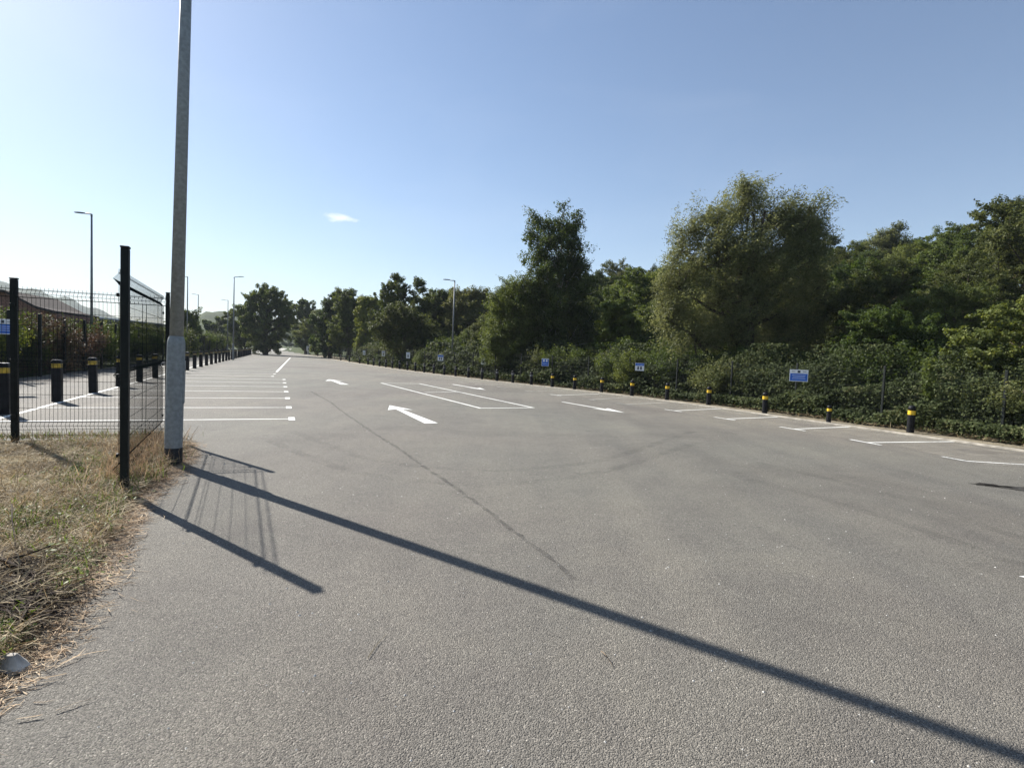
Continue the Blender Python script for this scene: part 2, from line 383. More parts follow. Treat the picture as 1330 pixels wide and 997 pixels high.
wall_pts = [(-43, 114), (-48.5, 128), (-57, 147), (-67, 167), (-82, 196), (-100, 231)]
asph = [LB(-7, 3.9), LB(80, 3.9), (-78, 158), (-118, 236)] + wall_pts[::-1] + [tuple(p) for p in kerbline[::-1]] + [(-13.5, -8), (-13.5, 5)]
def flat(name, poly, z, mat):
    bm = bmesh.new(); vs = [bm.verts.new((float(p[0]), float(p[1]), z)) for p in poly]
    f = bm.faces.new(vs); bm.normal_update()
    if f.normal.z < 0: f.normal_flip()
    bmesh.ops.triangulate(bm, faces=[f])
    me = bpy.data.meshes.new(name); bm.to_mesh(me); bm.free(); me.materials.append(mat)
    o = bpy.data.objects.new(name, me); COL.objects.link(o); return o
tag(flat('car_park', asph, 0., M['asphalt']), kind='structure')

def strip(name, line, w0, w1, z, mat, h=0.):
    a = offset(line, w0); b = offset(line, w1); vs = []; fs = []
    n = len(a)
    for p, q in zip(a, b): vs += [(p[0], p[1], z), (q[0], q[1], z)]
    for i in range(n-1): fs.append((2*i, 2*i+1, 2*i+3, 2*i+2))
    if h:
        k = len(vs)
        for p, q in zip(a, b): vs += [(p[0], p[1], z-h), (q[0], q[1], z-h)]
        for i in range(n-1):
            fs += [(2*i, 2*i+2, k+2*i+2, k+2*i), (2*i+1, k+2*i+1, k+2*i+3, 2*i+3)]
    o = mesh_obj(name, vs, fs, mat); return o
tag(strip('earth_verge', Rline, -.34, 3.4, .012, M['dirt']), kind='structure')
tag(strip('kerb', kerbline, -.02, .10, .035, M['kerb'], .06), kind='structure')

# -- paint on the asphalt
mk = MB(); old = MB()
def pline(a, b, w, mb=mk, z=.004, ext=0.):
    a = np.array(a); b = np.array(b); d = b-a; d = d/np.linalg.norm(d); n = np.array([-d[1], d[0]])*w/2
    a = a-d*ext; b = b+d*ext
    mb.add([(*(a-n), z), (*(b-n), z), (*(b+n), z), (*(a+n), z)], [(0, 1, 2, 3)])
def ppoly(pts, mb=mk, z=.004):
    v = [(*p, z) for p in pts]; area = sum(v[i][0]*v[(i+1) % len(v)][1]-v[(i+1) % len(v)][0]*v[i][1] for i in range(len(v)))
    if area < 0: v = v[::-1]
    mb.add(v, [tuple(range(len(v)))])
# left bays: square to the left-hand line, T-shaped ends
P0 = G(377.5, 544); step = (G(370, 502.2)-P0)/4
ldir = step/np.linalg.norm(step); lnorm = np.array([-ldir[1], ldir[0]])
# the solid white line that joins the heads of the left bays
wl0 = np.array(G(0, 543.2)); wl1 = np.array(G(235, 480.6)); wdir = (wl1-wl0)/np.linalg.norm(wl1-wl0)
pline(wl0-wdir*3, wl0+wdir*74, .10)
def to_whiteline(p, d):
    A = np.array([[d[0], -wdir[0]], [d[1], -wdir[1]]]); t = np.linalg.solve(A, wl0-p); return p+d*(t[0]-.05)
ends = [G(377.5, 544), G(374, 529.2), G(372.5, 517.2), G(371, 508.7), G(370, 502.3), G(369, 497.2), G(368.3, 492.9), G(353.5, 488.7), G(356, 485.6), G(359, 483.3)]
for i, e in enumerate(ends):
    e = np.array(e); q = to_whiteline(e, lnorm)
    pline(e, q, .09); pline(e-ldir*.27-lnorm*.02, e+ldir*.27-lnorm*.02, .13, z=.008)
for i in range(1, 15):      # farther bays, each line fainter to see
    e = np.array(ends[-1])+ldir*2.35*i+(-lnorm)*.02*i; q = to_whiteline(e, lnorm)
    pline(e-lnorm*0, q, .075, old)
pline(G(359.5, 482.6), G(377, 464.6), .13)
# centre box: two bays end to end
c = [G(495.3, 497.4), G(544.7, 498.2), G(692, 529.4), G(623.6, 530)]
for a, b in zip(c, c[1:]+c[:1]): pline(a, b, .10, ext=.05, z=.004 if (a is c[0] or a is c[2]) else .006)
pline(G(551.5, 509.8), G(592.8, 508.9), .09, z=.0085)
# arrows
def arrow(tip, tail, L=None, w=.13, hw=.36, hl=1.15, taper=2.0):
    tip = np.array(tip); tail = np.array(tail); d = tip-tail; L = np.linalg.norm(d); d /= L; n = np.array([-d[1], d[0]])
    ppoly([tip, tip-d*hl+n*hw, tip-d*(hl*.82)+n*w*.5, tail+n*w*.5*taper, tail-n*w*.5*taper, tip-d*(hl*.82)-n*w*.5, tip-d*hl-n*hw])
arrow(G(506, 526.3), G(560, 549.6), w=.15, hw=.34, hl=1.25)
arrow(G(427, 492.6), G(448, 499.3), w=.17, hw=.42, hl=1.4)
arrow(G(812, 536), G(730, 521.8), w=.12, hw=.32, hl=1.25, taper=1.)
arrow(G(631, 506.3), G(588, 499), w=.14, hw=.34, hl=1.3, taper=1.)
arrow(G(1323, 748.5), G(1500, 770), w=.16, hw=.26, hl=.5, taper=1.)
# right bays
rb = [((1253, 598.6), (1400, 607.5)), ((1125, 574.7), (1250, 573.2)), ((1030, 557.2), (1113, 553.8)), ((942, 544), (1010, 541.5)), ((875, 533.4), (938, 530.6)),
      ((812, 525), (868, 522.6)), ((765, 519), (815, 516)), ((722, 513.2), (778, 511.6)), ((688, 508.2), (738, 507.2)), ((652, 503.3), (700, 502.6)), ((622, 499.4), (668, 499)), ((598, 496), (642, 495.6))]
tdir = None
for i, (a, b) in enumerate(rb):
    a = np.array(G(*a)); b = np.array(G(*b)); t = (np.array(G(*rb[min(i+1, len(rb)-1)][0]))-np.array(G(*rb[max(i-1, 0)][0]))); t /= np.linalg.norm(t)
    m = mk if i < 5 else (mk if i in (7,) else old)
    pline(a, b, .08, m); pline(a-t*(.35 if i not in (0,) else .0), a+t*.4, .085, m, z=.008)
pline(G(1278, 603.5), G(1330, 606), .02, old, z=.012)
tag(mk.build('painted_markings', M['paint']), kind='structure')
tag(old.build('worn_painted_markings', M['paint_old']), kind='structure')

# -- tar seam wandering across the lot, stains
seam = [G(*p) for p in [(404, 508), (416, 515), (429, 522), (447, 536), (465, 548), (482, 560), (520, 584), (560, 612), (602, 640), (640, 668), (680, 700), (712, 722), (745, 752)]]
seam = resample(seam, .12); seam = seam+rng.normal(0, .007, seam.shape)
w = .012+.014*rng.random(len(seam)); n = len(seam); vs = []; fs = []
for i, p in enumerate(seam):
    t = seam[min(i+1, n-1)]-seam[max(i-1, 0)]; t /= np.linalg.norm(t); q = np.array([t[1], -t[0]])*w[i]*(1+p[1]*.05)
    vs += [(*(p-q), .0025), (*(p+q), .0025)]
for i in range(n-1): fs.append((2*i, 2*i+1, 2*i+3, 2*i+2))
tag(mesh_obj('tar_seam', vs, fs, M['seam']), kind='structure')
def ribbon(name, pts, w, z, mat):
    P = smooth_line(resample([tuple(G(*p)) for p in pts], .3), 8); tag(strip(name, P, -w/2, w/2, z, mat), kind='structure')
for k, (pp, w_) in enumerate([([(900, 560), (780, 600), (640, 615), (480, 600), (380, 560)], .17), ([(905, 575), (770, 618), (620, 634), (455, 616), (350, 572)], .17), ([(1330, 700), (1200, 655), (1080, 622), (985, 600)], .18), ([(1330, 735), (1180, 680), (1060, 644), (970, 622)], .18),
                          ]):
    ribbon('tyre_marks', pp, w_, .0012, M['tyre'])
tag(strip('pale_dust', kerbline[2:-4], -2.6, -.02, .0022, M['dust']), kind='structure')
tag(strip('pale_dust', kerbline[2:-4], -.75, -.02, .0030, M['dust']), kind='structure')
sm = MB()
def blob(px, py, a, b, ang):
    c = np.array(G(px, py)); pts = []
    for k in range(26):
        th = 2*math.pi*k/26; r = 1+.28*math.sin(3*th+px)+.2*rng.normal()*.6
        x, y = a*math.cos(th)*r, b*math.sin(th)*r; pts.append((c[0]+x*math.cos(ang)-y*math.sin(ang), c[1]+x*math.sin(ang)+y*math.cos(ang)))
    ppoly(pts, sm, .003)
blob(1318, 634, .38, .16, -.35); blob(1290, 630, .22, .09, -.5)
tag(sm.build('dark_stain', M['stain']), kind='structure')

# -- rough verge in the left foreground
V_edge = [(-2.6, 1.2)] + [tuple(G(*p)) for p in [(0, 880), (30, 850), (62, 805), (108, 757), (150, 692), (178, 648), (226, 606), (243, 586), (238, 573)]]
V_poly = V_edge + [(-5.7, 8.75), (-7.2, 8.05), (-9.6, 7.1), (-12, 6.2), (-12, 1.2)]
def build_verge():
    # heightened soil sheet, feathered down to the asphalt at its edge
    E = np.array(V_edge); xs = np.arange(-12, -1.5, .12); ys = np.arange(1.2, 8.9, .12)
    X, Y = np.meshgrid(xs, ys); ok = inside(V_poly, X.ravel(), Y.ravel()).reshape(X.shape)
    P = np.array(V_poly+[V_poly[0]]); best = np.full(X.shape, 9.)
    for a, b in zip(P[:-1], P[1:]):
        d = b-a; t = np.clip(((X-a[0])*d[0]+(Y-a[1])*d[1])/(d@d), 0, 1); best = np.minimum(best, np.hypot(X-a[0]-t*d[0], Y-a[1]-t*d[1]))
    Z = np.where(ok, .006+.07*sstep(0, .9, best)+.03*np.sin(X*5.1+Y*2)*np.sin(Y*4.3)*sstep(.1, .8, best), -.02)
    Z = np.where(~ok & (best < .1), .002-.1*best, Z)
    vs = [(X[i, j], Y[i, j], Z[i, j]) for i in range(len(ys)) for j in range(len(xs))]; fs = []; nx = len(xs)
    for i in range(len(ys)-1):
        for j in range(nx-1):
            q = ok[i, j]+ok[i, j+1]+ok[i+1, j]+ok[i+1, j+1]
            if q: fs.append((i*nx+j, i*nx+j+1, (i+1)*nx+j+1, (i+1)*nx+j))
    tag(mesh_obj('grass_verge', vs, fs, M['verge'], smooth=True), kind='structure')
build_verge()

def blades(name, pts, length, width, lie, mat, label, bend=.3):
    """pts (n,2); lie 0 upright .. 1 flat; each blade is a two-segment bent strip"""
    n = len(pts); az = rng.random(n)*2*math.pi; el = np.clip((1-lie)*math.pi/2+rng.normal(0, .25 if lie < .9 else .06, n), .01, 1.5)
    L = length*(.4+1.0*rng.random(n)); d = np.stack([np.cos(az)*np.cos(el), np.sin(az)*np.cos(el), np.sin(el)], 1)
    s = np.stack([-np.sin(az), np.cos(az), np.zeros(n)], 1); rolls = rng.normal(0, .5, n)[:, None]; up = np.cross(d, s); s = unit(s+up*rolls)
    p0 = np.c_[pts, (.01+.06*rng.random(n)*np.minimum(1, lie+.2)+.03) if lie < .95 else (.004+.012*rng.random(n))]; p1 = p0+d*L[:, None]*.55
    d2 = unit(d+np.c_[rng.normal(0, bend, (n, 2)), rng.normal(-.25, bend*.6, n)]); p2 = p1+d2*L[:, None]*.45
    p1[:, 2] = np.maximum(p1[:, 2], .008); p2[:, 2] = np.maximum(p2[:, 2], .006)
    w = (width*(.5+rng.random(n)))[:, None]
    A = np.stack([p0-s*w, p0+s*w, p1+s*w*.8, p1-s*w*.8], 1); B = np.stack([p1-s*w*.8, p1+s*w*.8, p2+s*w*.2, p2-s*w*.2], 1)
    o = quads_obj(name, np.concatenate([A, B]), mat); tag(o, label, 'grass', kind='stuff'); return o
def verge_pts(n, edge_over=.0, fn=None):
    out = []
    while sum(map(len, out)) < n:
        r = 1.5+8.5*rng.random(n*3)**.8; a = -R(25)-R(62)*rng.random(n*3)
        x = r*np.sin(a); y = r*np.cos(a)
        k = inside(V_poly, x, y)
        if fn is not None: k &= fn(x, y) > rng.random(len(x))
        out.append(np.stack([x[k], y[k]], 1))
    return np.concatenate(out)[:n]
pat = lambda x, y: np.clip(.5+.9*np.sin(x*2.3+1.3*np.sin(y*1.9))*np.sin(y*2.1+.7+np.sin(x*1.1)), 0, 1)
blades('dry_grass', np.concatenate([verge_pts(36000), verge_pts(9000, fn=lambda x, y: 1-pat(x, y))]), .17, .0028, .86, M['straw'], 'straw-coloured dead grass matted over the verge by the mesh fence')
# loose straw strewn over the asphalt along the edge of the verge
e = resample(V_edge, .03); k = rng.integers(0, len(e), 5200); sp = e[k]+np.abs(rng.normal(0, .13, (5200, 1)))*np.array([[.85, -.5]])+rng.normal(0, .06, (5200, 2))
blades('loose_straw', sp, .12, .0022, .97, M['straw'], 'loose straw strewn over the asphalt along the verge', .5)
blades('dry_grass', verge_pts(7000, fn=lambda x, y: np.clip(np.sin(x*3.1+y)*np.sin(y*2.7-x)+.3, 0, 1)), .26, .0024, .6, M['straw'], 'longer straw-coloured stems standing in tufts on the verge', .7)
gp = verge_pts(8500, fn=lambda x, y: pat(x, y)**2)
blades('green_grass', gp, .11, .0035, .38, M['grass_green'], 'short green weeds in patches on the dry verge', .6)
fp = []
for _ in range(5200):       # taller growth at the foot of both fence panels
    t = rng.random(); 
    if rng.random() < .5: a, b = (-3.86, 5.45), (-5.4, 8.5)
    else: a, b = (-5.3, 8.5), (-9.6, 6.95)
    fp.append((a[0]+(b[0]-a[0])*t+rng.normal(-.12, .16), a[1]+(b[1]-a[1])*t+rng.normal(0, .14)))
fp = np.array(fp); fp = fp[np.hypot(fp[:, 0]+3.75, fp[:, 1]-5.3) > .42]; nearB = fp[:, 0] > -5.3
blades('tall_grass', fp[nearB], .24, .003, .34, M['straw'], 'taller dry grass growing up through the foot of the fence', .5)
blades('low_grass', fp[~nearB], .11, .003, .45, M['straw'], 'short dry grass along the foot of the left fence panels', .5)
blades('tall_weeds', fp[:1500]+.03, .12, .004, .3, M['grass_green'], 'green weeds growing up through the foot of the fence', .5)

# ------------------------------------------------------------ sticks, straw and grit
def stick(name, pts, r, mat, label, cat='branch', group=None, forks=()):
    mb = MB(); pts = [Vector(p) for p in pts]; q = []
    for i in range(len(pts)-1):
        for t in (0, .33, .66): q.append(pts[i].lerp(pts[i+1], t)+Vector(rng.normal(0, r*.5, 3)))
    q.append(pts[-1]); mb.tube(q, list(np.linspace(r, r*.35, len(q))), 6)
    for (i, v) in forks:
        p = q[i]; mb.tube([p, p+Vector(v)*.5+Vector(rng.normal(0, .01, 3)), p+Vector(v)], [r*.5, r*.4, r*.2], 5)
    o = mb.build(name, mat, smooth=True); tag(o, label, cat, group); return o
def g3(px, py, z): p = G(px, py); return (p[0], p[1], z)
stick('fallen_branch', [g3(-40, 742, .16), g3(5, 752, .13), g3(46, 768, .08)], .017, M['twig_dark'], 'thick dark dead branch lying at the left edge of the verge', forks=((3, (.2, .12, .06)),))
stick('dead_stick', [g3(16, 690, .22), g3(20, 742, .06)], .006, M['twig_dark'], 'thin dark stalk standing up beside the dead branch', 'stick')
stick('dead_stick', [g3(17, 738, .08), g3(28, 748, .07), g3(50, 712, .14)], .006, M['twig'], 'pale bent stick in a V shape beside the dark branch', 'stick')
stick('dead_stick', [g3(72, 715, .06), g3(100, 680, .12)], .005, M['twig'], 'pale straight stick slanting up in the middle of the verge', 'stick')
stick('dead_stick', [g3(44, 770, .07), g3(52, 790, .05), g3(78, 803, .03)], .005, M['twig'], 'pale curved stick lying at the edge of the dark brush', 'stick')
stick('dead_stick', [g3(118, 706, .03), g3(138, 728, .02)], .004, M['twig'], 'short pale stick at the asphalt edge of the verge', 'stick')
stick('fallen_twig', [g3(781, 848, .012), g3(789, 858, .02), g3(796, 867, .008)], .0028, M['twig'], 'short pale twig alone on the asphalt below the long pole shadow', 'twig', forks=((3, (-.02, .015, .01)),))
stick('grass_stalk', [g3(478, 856, .006), g3(490, 838, .01), g3(502, 824, .006)], .0018, M['straw'], 'single straw stalk lying on the asphalt in the foreground', 'straw')
# broad-leaved weeds in clumps
wc = verge_pts(170, fn=lambda x, y: pat(x, y)**2); n_ = 9000; wi = rng.integers(0, len(wc), n_)
wp = np.c_[wc[wi]+rng.normal(0, .085, (n_, 2)), .04+.11*rng.random(n_)]
tag(quads_obj('green_weeds', leaf_quads(wp, rnd(n_)*.6+np.array([0, 0, 1.]), rnd(n_), .015+.03*rng.random(n_), .008+.014*rng.random(n_)), M['grass_green']), 'small broad-leaved green weeds in clumps on the verge', 'weeds', kind='stuff')
# brush heap
bp_ = []
for _ in range(750):
    q = G(-30+75*rng.random(), 745+75*rng.random()); bp_.append(q)
blades('brush_pile', np.array(bp_), .3, .004, .93, M['twig_dark'], 'heap of dark dead stalks at the left edge of the verge', .4)
# grit
gv = []
for _ in range(900):
    r = 1.4+14*rng.random()**1.3; a = R(-38+82*rng.random()); c0 = np.array([r*math.sin(a), r*math.cos(a), .0])
    s = .0035+.006*rng.random()**3
    v = [c0+np.array([s*math.cos(t+c0[0]), s*math.sin(t+c0[0]), 0])*(.7+.6*rng.random()) for t in (0, 1.57, 3.14, 4.71)]; top = c0+np.array([0, 0, s*.7])
    gv.append(np.array([v[0], v[1], top, top])); gv.append(np.array([v[1], v[2], top, top])); gv.append(np.array([v[2], v[3], top, top])); gv.append(np.array([v[3], v[0], top, top]))
gm = MB()
for i in range(0, len(gv), 4):
    a, b, c_, d = gv[i][0], gv[i][1], gv[i+2][0], gv[i+3][0]; t = gv[i][2]; gm.add([a, b, c_, d, t], [(0, 1, 4), (1, 2, 4), (2, 3, 4), (3, 0, 4)])
tag(gm.build('loose_grit', M['stone']), 'pale grit scattered over the asphalt', 'gravel', kind='stuff')
# weathered concrete lump at the bottom-left edge
cm = MB(); cc = G(14, 868)
cm.rings([[(cc[0]+a*(1-.25*k)*math.cos(t+.5)*(1+.2*math.sin(3*t)), cc[1]+b*(1-.25*k)*math.sin(t+.5), -.01+.04*k) for t in np.linspace(0, 2*math.pi, 14, endpoint=False)] for k, (a, b) in enumerate([(.10, .05), (.095, .047), (.06, .03)])])
tag(cm.build('concrete_lump', M['concrete'], smooth=False), 'flat pale lump of concrete at the asphalt edge in the bottom left corner', 'concrete lump')

# ------------------------------------------------------------ wire mesh fences
def mesh_panel(a, b, z0, z1, folds, parent, detail=True, r=.0026, pitch=.05, hp=.2):
    """welded mesh panel from a to b; folds: heights of the V-shaped beads"""
    a = np.array(a, float); b = np.array(b, float); L = np.linalg.norm(b-a); d = (b-a)/L; nrm = np.array([-d[1], d[0]])
    nz = [(z0, 0.)]
    for f in folds: nz += [(f-.055, 0.), (f, .045), (f+.055, 0.)]
    nz.append((z1, 0.)); nz.sort()
    V = []; Fc = []
    def bar(p, q, rr):
        p = np.array(p); q = np.array(q); t = unit(q-p); u = unit(np.cross(t, [.3, .5, .81])); w_ = np.cross(t, u); k = len(V)
        for e in (p, q):
            for c_, s_ in ((1, 0), (-.5, .866), (-.5, -.866)): V.append(tuple(e+(u*c_+w_*s_)*rr))
        for j in range(3): m_ = (j+1) % 3; Fc.append((k+j, k+m_, k+3+m_, k+3+j))
    n = int(L/pitch)
    for i in range(n+1):
        o = a+d*(i*L/n)
        if detail:
            for (za, oa), (zb, ob) in zip(nz[:-1], nz[1:]): bar((*(o+nrm*oa), za), (*(o+nrm*ob), zb), r)
        else: bar((*o, z0), (*o, z1), r)
    hz = list(np.arange(z0+.05, z1-.02, hp))+[z1-.035]
    for f in folds: hz += [f-.055, f+.055, f] if detail else []
    for z in hz:
        off = np.interp(z, [q[0] for q in nz], [q[1] for q in nz])+r*1.6
        bar((*(a+nrm*off), z), (*(b+nrm*off), z), r*1.25)
    return mesh_obj('mesh_panel', V, Fc, M['wire'], parent)
def post(p, h, parent, w=.08, cap=True, rz=0., name='post'):
    mb = MB(); mb.box((p[0], p[1], h/2-.05), (w, w*.75, h+.1), rz)
    o = mb.build(name, M['green_metal'], parent, bevel=.008)
    if cap:
        c_ = MB(); c_.box((p[0], p[1], h+.012), (w*1.08, w*.83, .02), rz); c_.build('cap', M['black_paint'], o, bevel=.005)
    return o
# near fence: its corner, one leg ending beside the lamp post, the other leaving the frame to the left
PN, PC, PL, PM = (-3.88, 5.43), (-5.42, 8.52), (-7.2, 7.84), (-9.5, 6.95)
f1 = empty('mesh_fence', (0, 0, 0)); tag(f1, 'near dark green wire mesh fence with a corner beside the big lamp post', 'fence')
rzB = math.atan2(PC[1]-PN[1], PC[0]-PN[0]); rzA = math.atan2(PL[1]-PC[1], PL[0]-PC[0])
post(PN, 2.46, f1, .092, rz=rzB); post(PC, 2.3, f1, .07, rz=rzB); post(PL, 2.36, f1, .085, rz=rzA); post(PM, 2.36, f1, .085, rz=rzA)
def inset(a, b, e=.05, off=0.):
    a = np.array(a); b = np.array(b); d = unit(b-a); n = np.array([-d[1], d[0]]); return a+d*e+n*off, b-d*e+n*off
for a, b in ((PN, PC), (PC, PL), (PL, PM)):
    q = inset(a, b, .02, .055); mesh_panel(q[0], q[1], .06, 2.26, [.25, 1.2, 2.16], f1, True, r=.0024 if a is PN else .0029)
for z in (.4, 1.2, 2.0):
    for p, rz in ((PN, rzB), (PL, rzA), (PC, rzB)):
        o_ = np.array([-math.sin(rz), math.cos(rz)])*.06; cl = MB(); cl.box((p[0]+o_[0], p[1]+o_[1], z), (.06, .02, .035), rz); cl.build('clamp', M['green_metal'], f1, bevel=.004)

# far left fence, behind the bollards
f2 = empty('mesh_fence', (0, 0, 0)); tag(f2, 'long dark mesh fence running behind the left-hand row of bollards', 'fence')
sp_ = 2.52; s0 = -5.
ks = list(range(0, 36))
for k in ks:
    p = LB(s0+k*sp_, 3.7); post(p, 2.42, f2, .12, cap=False, rz=math.atan2(LD[1], LD[0]))
    if k < ks[-1]:
        q = LB(s0+(k+1)*sp_, 3.7); a, b = inset(p, q, .03, .04)
        mesh_panel(a, b, .05, 2.34, [.25, 1.2, 2.2], f2, False, r=.003 if k < 12 else .005, pitch=.05 if k < 12 else .1)
# right fence along the thicket
f3 = empty('mesh_fence', (0, 0, 0)); tag(f3, 'low dark mesh fence half buried in brambles along the right-hand side', 'fence')
rf = resample(fence_R[4:], 2.75); ns_ = min(len(rf), 42)
for k in range(ns_):
    p = rf[k]; q = rf[min(k+1, len(rf)-1)]; post(p, 1.68, f3, .06, cap=False, rz=math.atan2(q[1]-p[1], q[0]-p[0]))
    if k < ns_-1: a, b = inset(p, q, .02, -.03); mesh_panel(a, b, .05, 1.62, [.3, 1.0, 1.5], f3, False, r=.0014 if k < 12 else .0024, pitch=.05 if k < 12 else .1)

# ------------------------------------------------------------ bollards
ORD = ['nearest', 'second', 'third', 'fourth', 'fifth', 'sixth', 'seventh', 'eighth', 'ninth', 'tenth', 'eleventh', 'twelfth', 'thirteenth', 'fourteenth', 'fifteenth', 'sixteenth', 'seventeenth', 'eighteenth', 'nineteenth', 'twentieth',
       'twenty-first', 'twenty-second', 'twenty-third', 'twenty-fourth', 'twenty-fifth', 'twenty-sixth', 'twenty-seventh', 'twenty-eighth', 'twenty-ninth', 'thirtieth', 'thirty-first', 'thirty-second', 'thirty-third']
def make_left_bollard(band='yellow'):
    t = empty('bollard'); w = .19
    mb = MB(); mb.box((0, 0, .38), (w, w, .86)); mb.build('post_body', M['plastic'], t, bevel=.02)
    b = MB(); b.box((0, 0, .865), (w-.012, w-.012, .115)); b.build('yellow_band', M[band], t, bevel=.015)
    h = MB(); h.box((0, 0, .95), (w+.004, w+.004, .06)); h.box((0, 0, .99), (w, w, .025), taper=.8); c_ = h.build('cap', M['plastic'], t, bevel=.008)
    u = MB(); u.box((0, 0, 1.006), (w*.72, w*.72, .01)); u.build('cap_top', M['plastic_top'], c_, bevel=.003)  # lighter plate paints the highlight on top of the cap
    return t
def make_right_bollard(band='yellow'):
    t = empty('bollard'); r = .083
    mb = MB(); mb.lathe([(r, -.1), (r, .46), (r*.985, .465)], 20); mb.build('post_body', M['plastic'], t, smooth=False, bevel=.004)
    b = MB(); b.lathe([(r*.96, .465), (r*1.02, .468), (r*1.02, .572), (r*.96, .576)], 20); b.build('yellow_band' if band == 'yellow' else 'shaded_band', M[band], t)
    c_ = MB(); c_.lathe([(r, .576), (r, .64), (r*.9, .675), (r*.6, .695), (r*.2, .70)], 20); c_.build('cap', M['plastic'], t, smooth=True)
    return t
lb = make_left_bollard('yellow_left'); lb2 = make_left_bollard('yellow_dull')
for i in range(31):
    s = -2.66+i*2.66; p = LB(s); o = lb if i == 0 else (lb2 if i == 8 else copy_tree(lb if i < 8 else lb2))
    o.location = (p[0], p[1], 0); o.rotation_euler = (R(rng.normal(0, .8)), R(rng.normal(0, .8)), math.atan2(LD[1], LD[0])+rng.normal(0, .04))
    tag(o, 'square black bollard with a %syellow band, %s from the camera in the left row' % ('' if i < 8 else 'dull ', ORD[i]), 'bollard', 'square bollards along the left-hand edge of the car park')
rbp = make_right_bollard(); rbp2 = make_right_bollard('plastic_top')  # far bands greyed: shade on the yellow is put into the colour
for i, p in enumerate(boll_R):
    o = rbp if i == 0 else (rbp2 if i == 9 else copy_tree(rbp if i < 9 else rbp2))
    o.location = (p[0], p[1], 0); o.rotation_euler = (R(rng.normal(0, 1.2)), R(rng.normal(0, 1.2)), rng.random()*6)
    if i == 1: o.scale = (.75, .75, .72)
    lab = 'thinner short black bollard with a pale top, second from the camera in the right row' if i == 1 else 'round black bollard, %s band, %s from the camera in the right row' % ('yellow' if i < 9 else 'shade-greyed', ORD[i])
    tag(o, lab, 'bollard', 'round bollards along the right-hand edge of the car park')

# ------------------------------------------------------------ lamp posts
def lantern(mb, p, ang, L=.55):
    d = np.array([math.cos(ang), math.sin(ang)]); n = np.array([-d[1], d[0]]); rs = []
    for t, w_, h in ((0, .05, .05), (.15, .09, .06), (.55, .13, .055), (.9, .11, .04), (1, .06, .02)):
        c_ = np.array([p[0]+d[0]*L*t, p[1]+d[1]*L*t]); z = p[2]+.03*t
        rs.append([(*(c_-n*w_), z), (*(c_+n*w_), z), (*(c_+n*w_*.8), z+h), (*(c_-n*w_*.8), z+h)])
    mb.rings(rs)
def lamp_post(x, y, h, ang, label, arm=.5, r=.07):
    t = empty('lamp_post', (x, y, height(np.array([x]), np.array([y]))[0]-.02))
    tag(t, label, 'lamp post', 'tall grey lamp posts with a short arm')
    b = MB(); b.lathe([(r*1.35, -.2), (r*1.35, 1.5), (r*1.2, 1.58), (r, 1.6)], 14); b.build('base_section', M['galv_far'], t, smooth=False)
    s = MB(); s.lathe([(r, 1.6), (r*.62, h)], 12); s.build('shaft', M['galv_far'], t, smooth=True)
    a = MB(); e = (math.cos(ang)*arm, math.sin(ang)*arm, h+.02)
    a.tube([(0, 0, h-.12), (0, 0, h), (e[0]*.15, e[1]*.15, h+.01), e], [.05, .045, .035, .03], 8); ao = a.build('arm', M['galv_far'], t, smooth=True)
    l = MB(); lantern(l, e, ang); l.build('lantern', M['galv_far'], t, bevel=.006)
    return t
lamp_post(*at(119, 439, 29.)[:2], 8.1, math.pi, 'grey lamp post standing alone behind the left mesh fence, arm pointing left', .35)
lamp_post(*at(243, 444, 54.7)[:2], 8.1, math.pi, 'grey lamp post just right of the big near pole, behind the left fence', .45)
lamp_post(*at(257, 445, 74.5)[:2], 8.1, math.pi, 'small distant lamp post above the dark bush on the left', .35)
lamp_post(*at(295.5, 446, 82)[:2], 8.1, math.pi, 'distant lamp post close to the left of the taller one by the far tree', .5)
lamp_post(*at(303, 447, 53.4)[:2], 8.1, 0., 'lamp post with its arm pointing right, beside the left row of bollards', .4)
lamp_post(*G(586.5, 485.), 7.0, math.pi, 'lamp post among the bollards on the right-hand side of the car park', .35)
# the big near pole
bx, by = G(225.5, 603)
t = empty('lamp_post', (bx-.04, by+.05, 0)); t.rotation_euler = (R(-.3), R(.95), 0)
tag(t, 'big galvanised lamp post in the left foreground with a black-painted foot', 'lamp post', 'tall grey lamp posts with a short arm')
b = MB(); b.lathe([(.101, .21), (.101, 1.50), (.098, 1.56), (.090, 1.60), (.079, 1.63)], 32); bs = b.build('base_section', M['galv'], t, smooth=True)
e_ = bs.modifiers.new('e', 'EDGE_SPLIT'); e_.split_angle = R(40)
k = MB(); k.lathe([(.1045, -.2), (.1045, .205), (.102, .21)], 32); ko = k.build('black_foot', M['black_paint'], t, smooth=True); ko.modifiers.new('e', 'EDGE_SPLIT').split_angle = R(40)
s = MB(); s.lathe([(.0775, 1.60), (.054, 8.0)], 32); s.build('shaft', M['galv'], t, smooth=True)
dn = math.atan2(-by, -bx)+1.45
dd = MB(); dd.box((math.cos(dn)*.097, math.sin(dn)*.097, 1.05), (.02, .09, .55), dn); dr = dd.build('door', M['galv'], t, bevel=.006)
lk = MB(); lk.box((math.cos(dn)*.1085, math.sin(dn)*.1085, 1.2), (.006, .02, .02), dn); lk.build('lock', M['black_paint'], dr)
a = MB(); a.tube([(0, 0, 7.9), (0, 0, 8.02), (-.1, 0, 8.04), (-.5, 0, 8.06)], [.06, .05, .04, .035], 10); a.build('arm', M['galv'], t, smooth=True)
l = MB(); lantern(l, (-.5, 0, 8.05), math.pi); l.build('lantern', M['galv'], t)

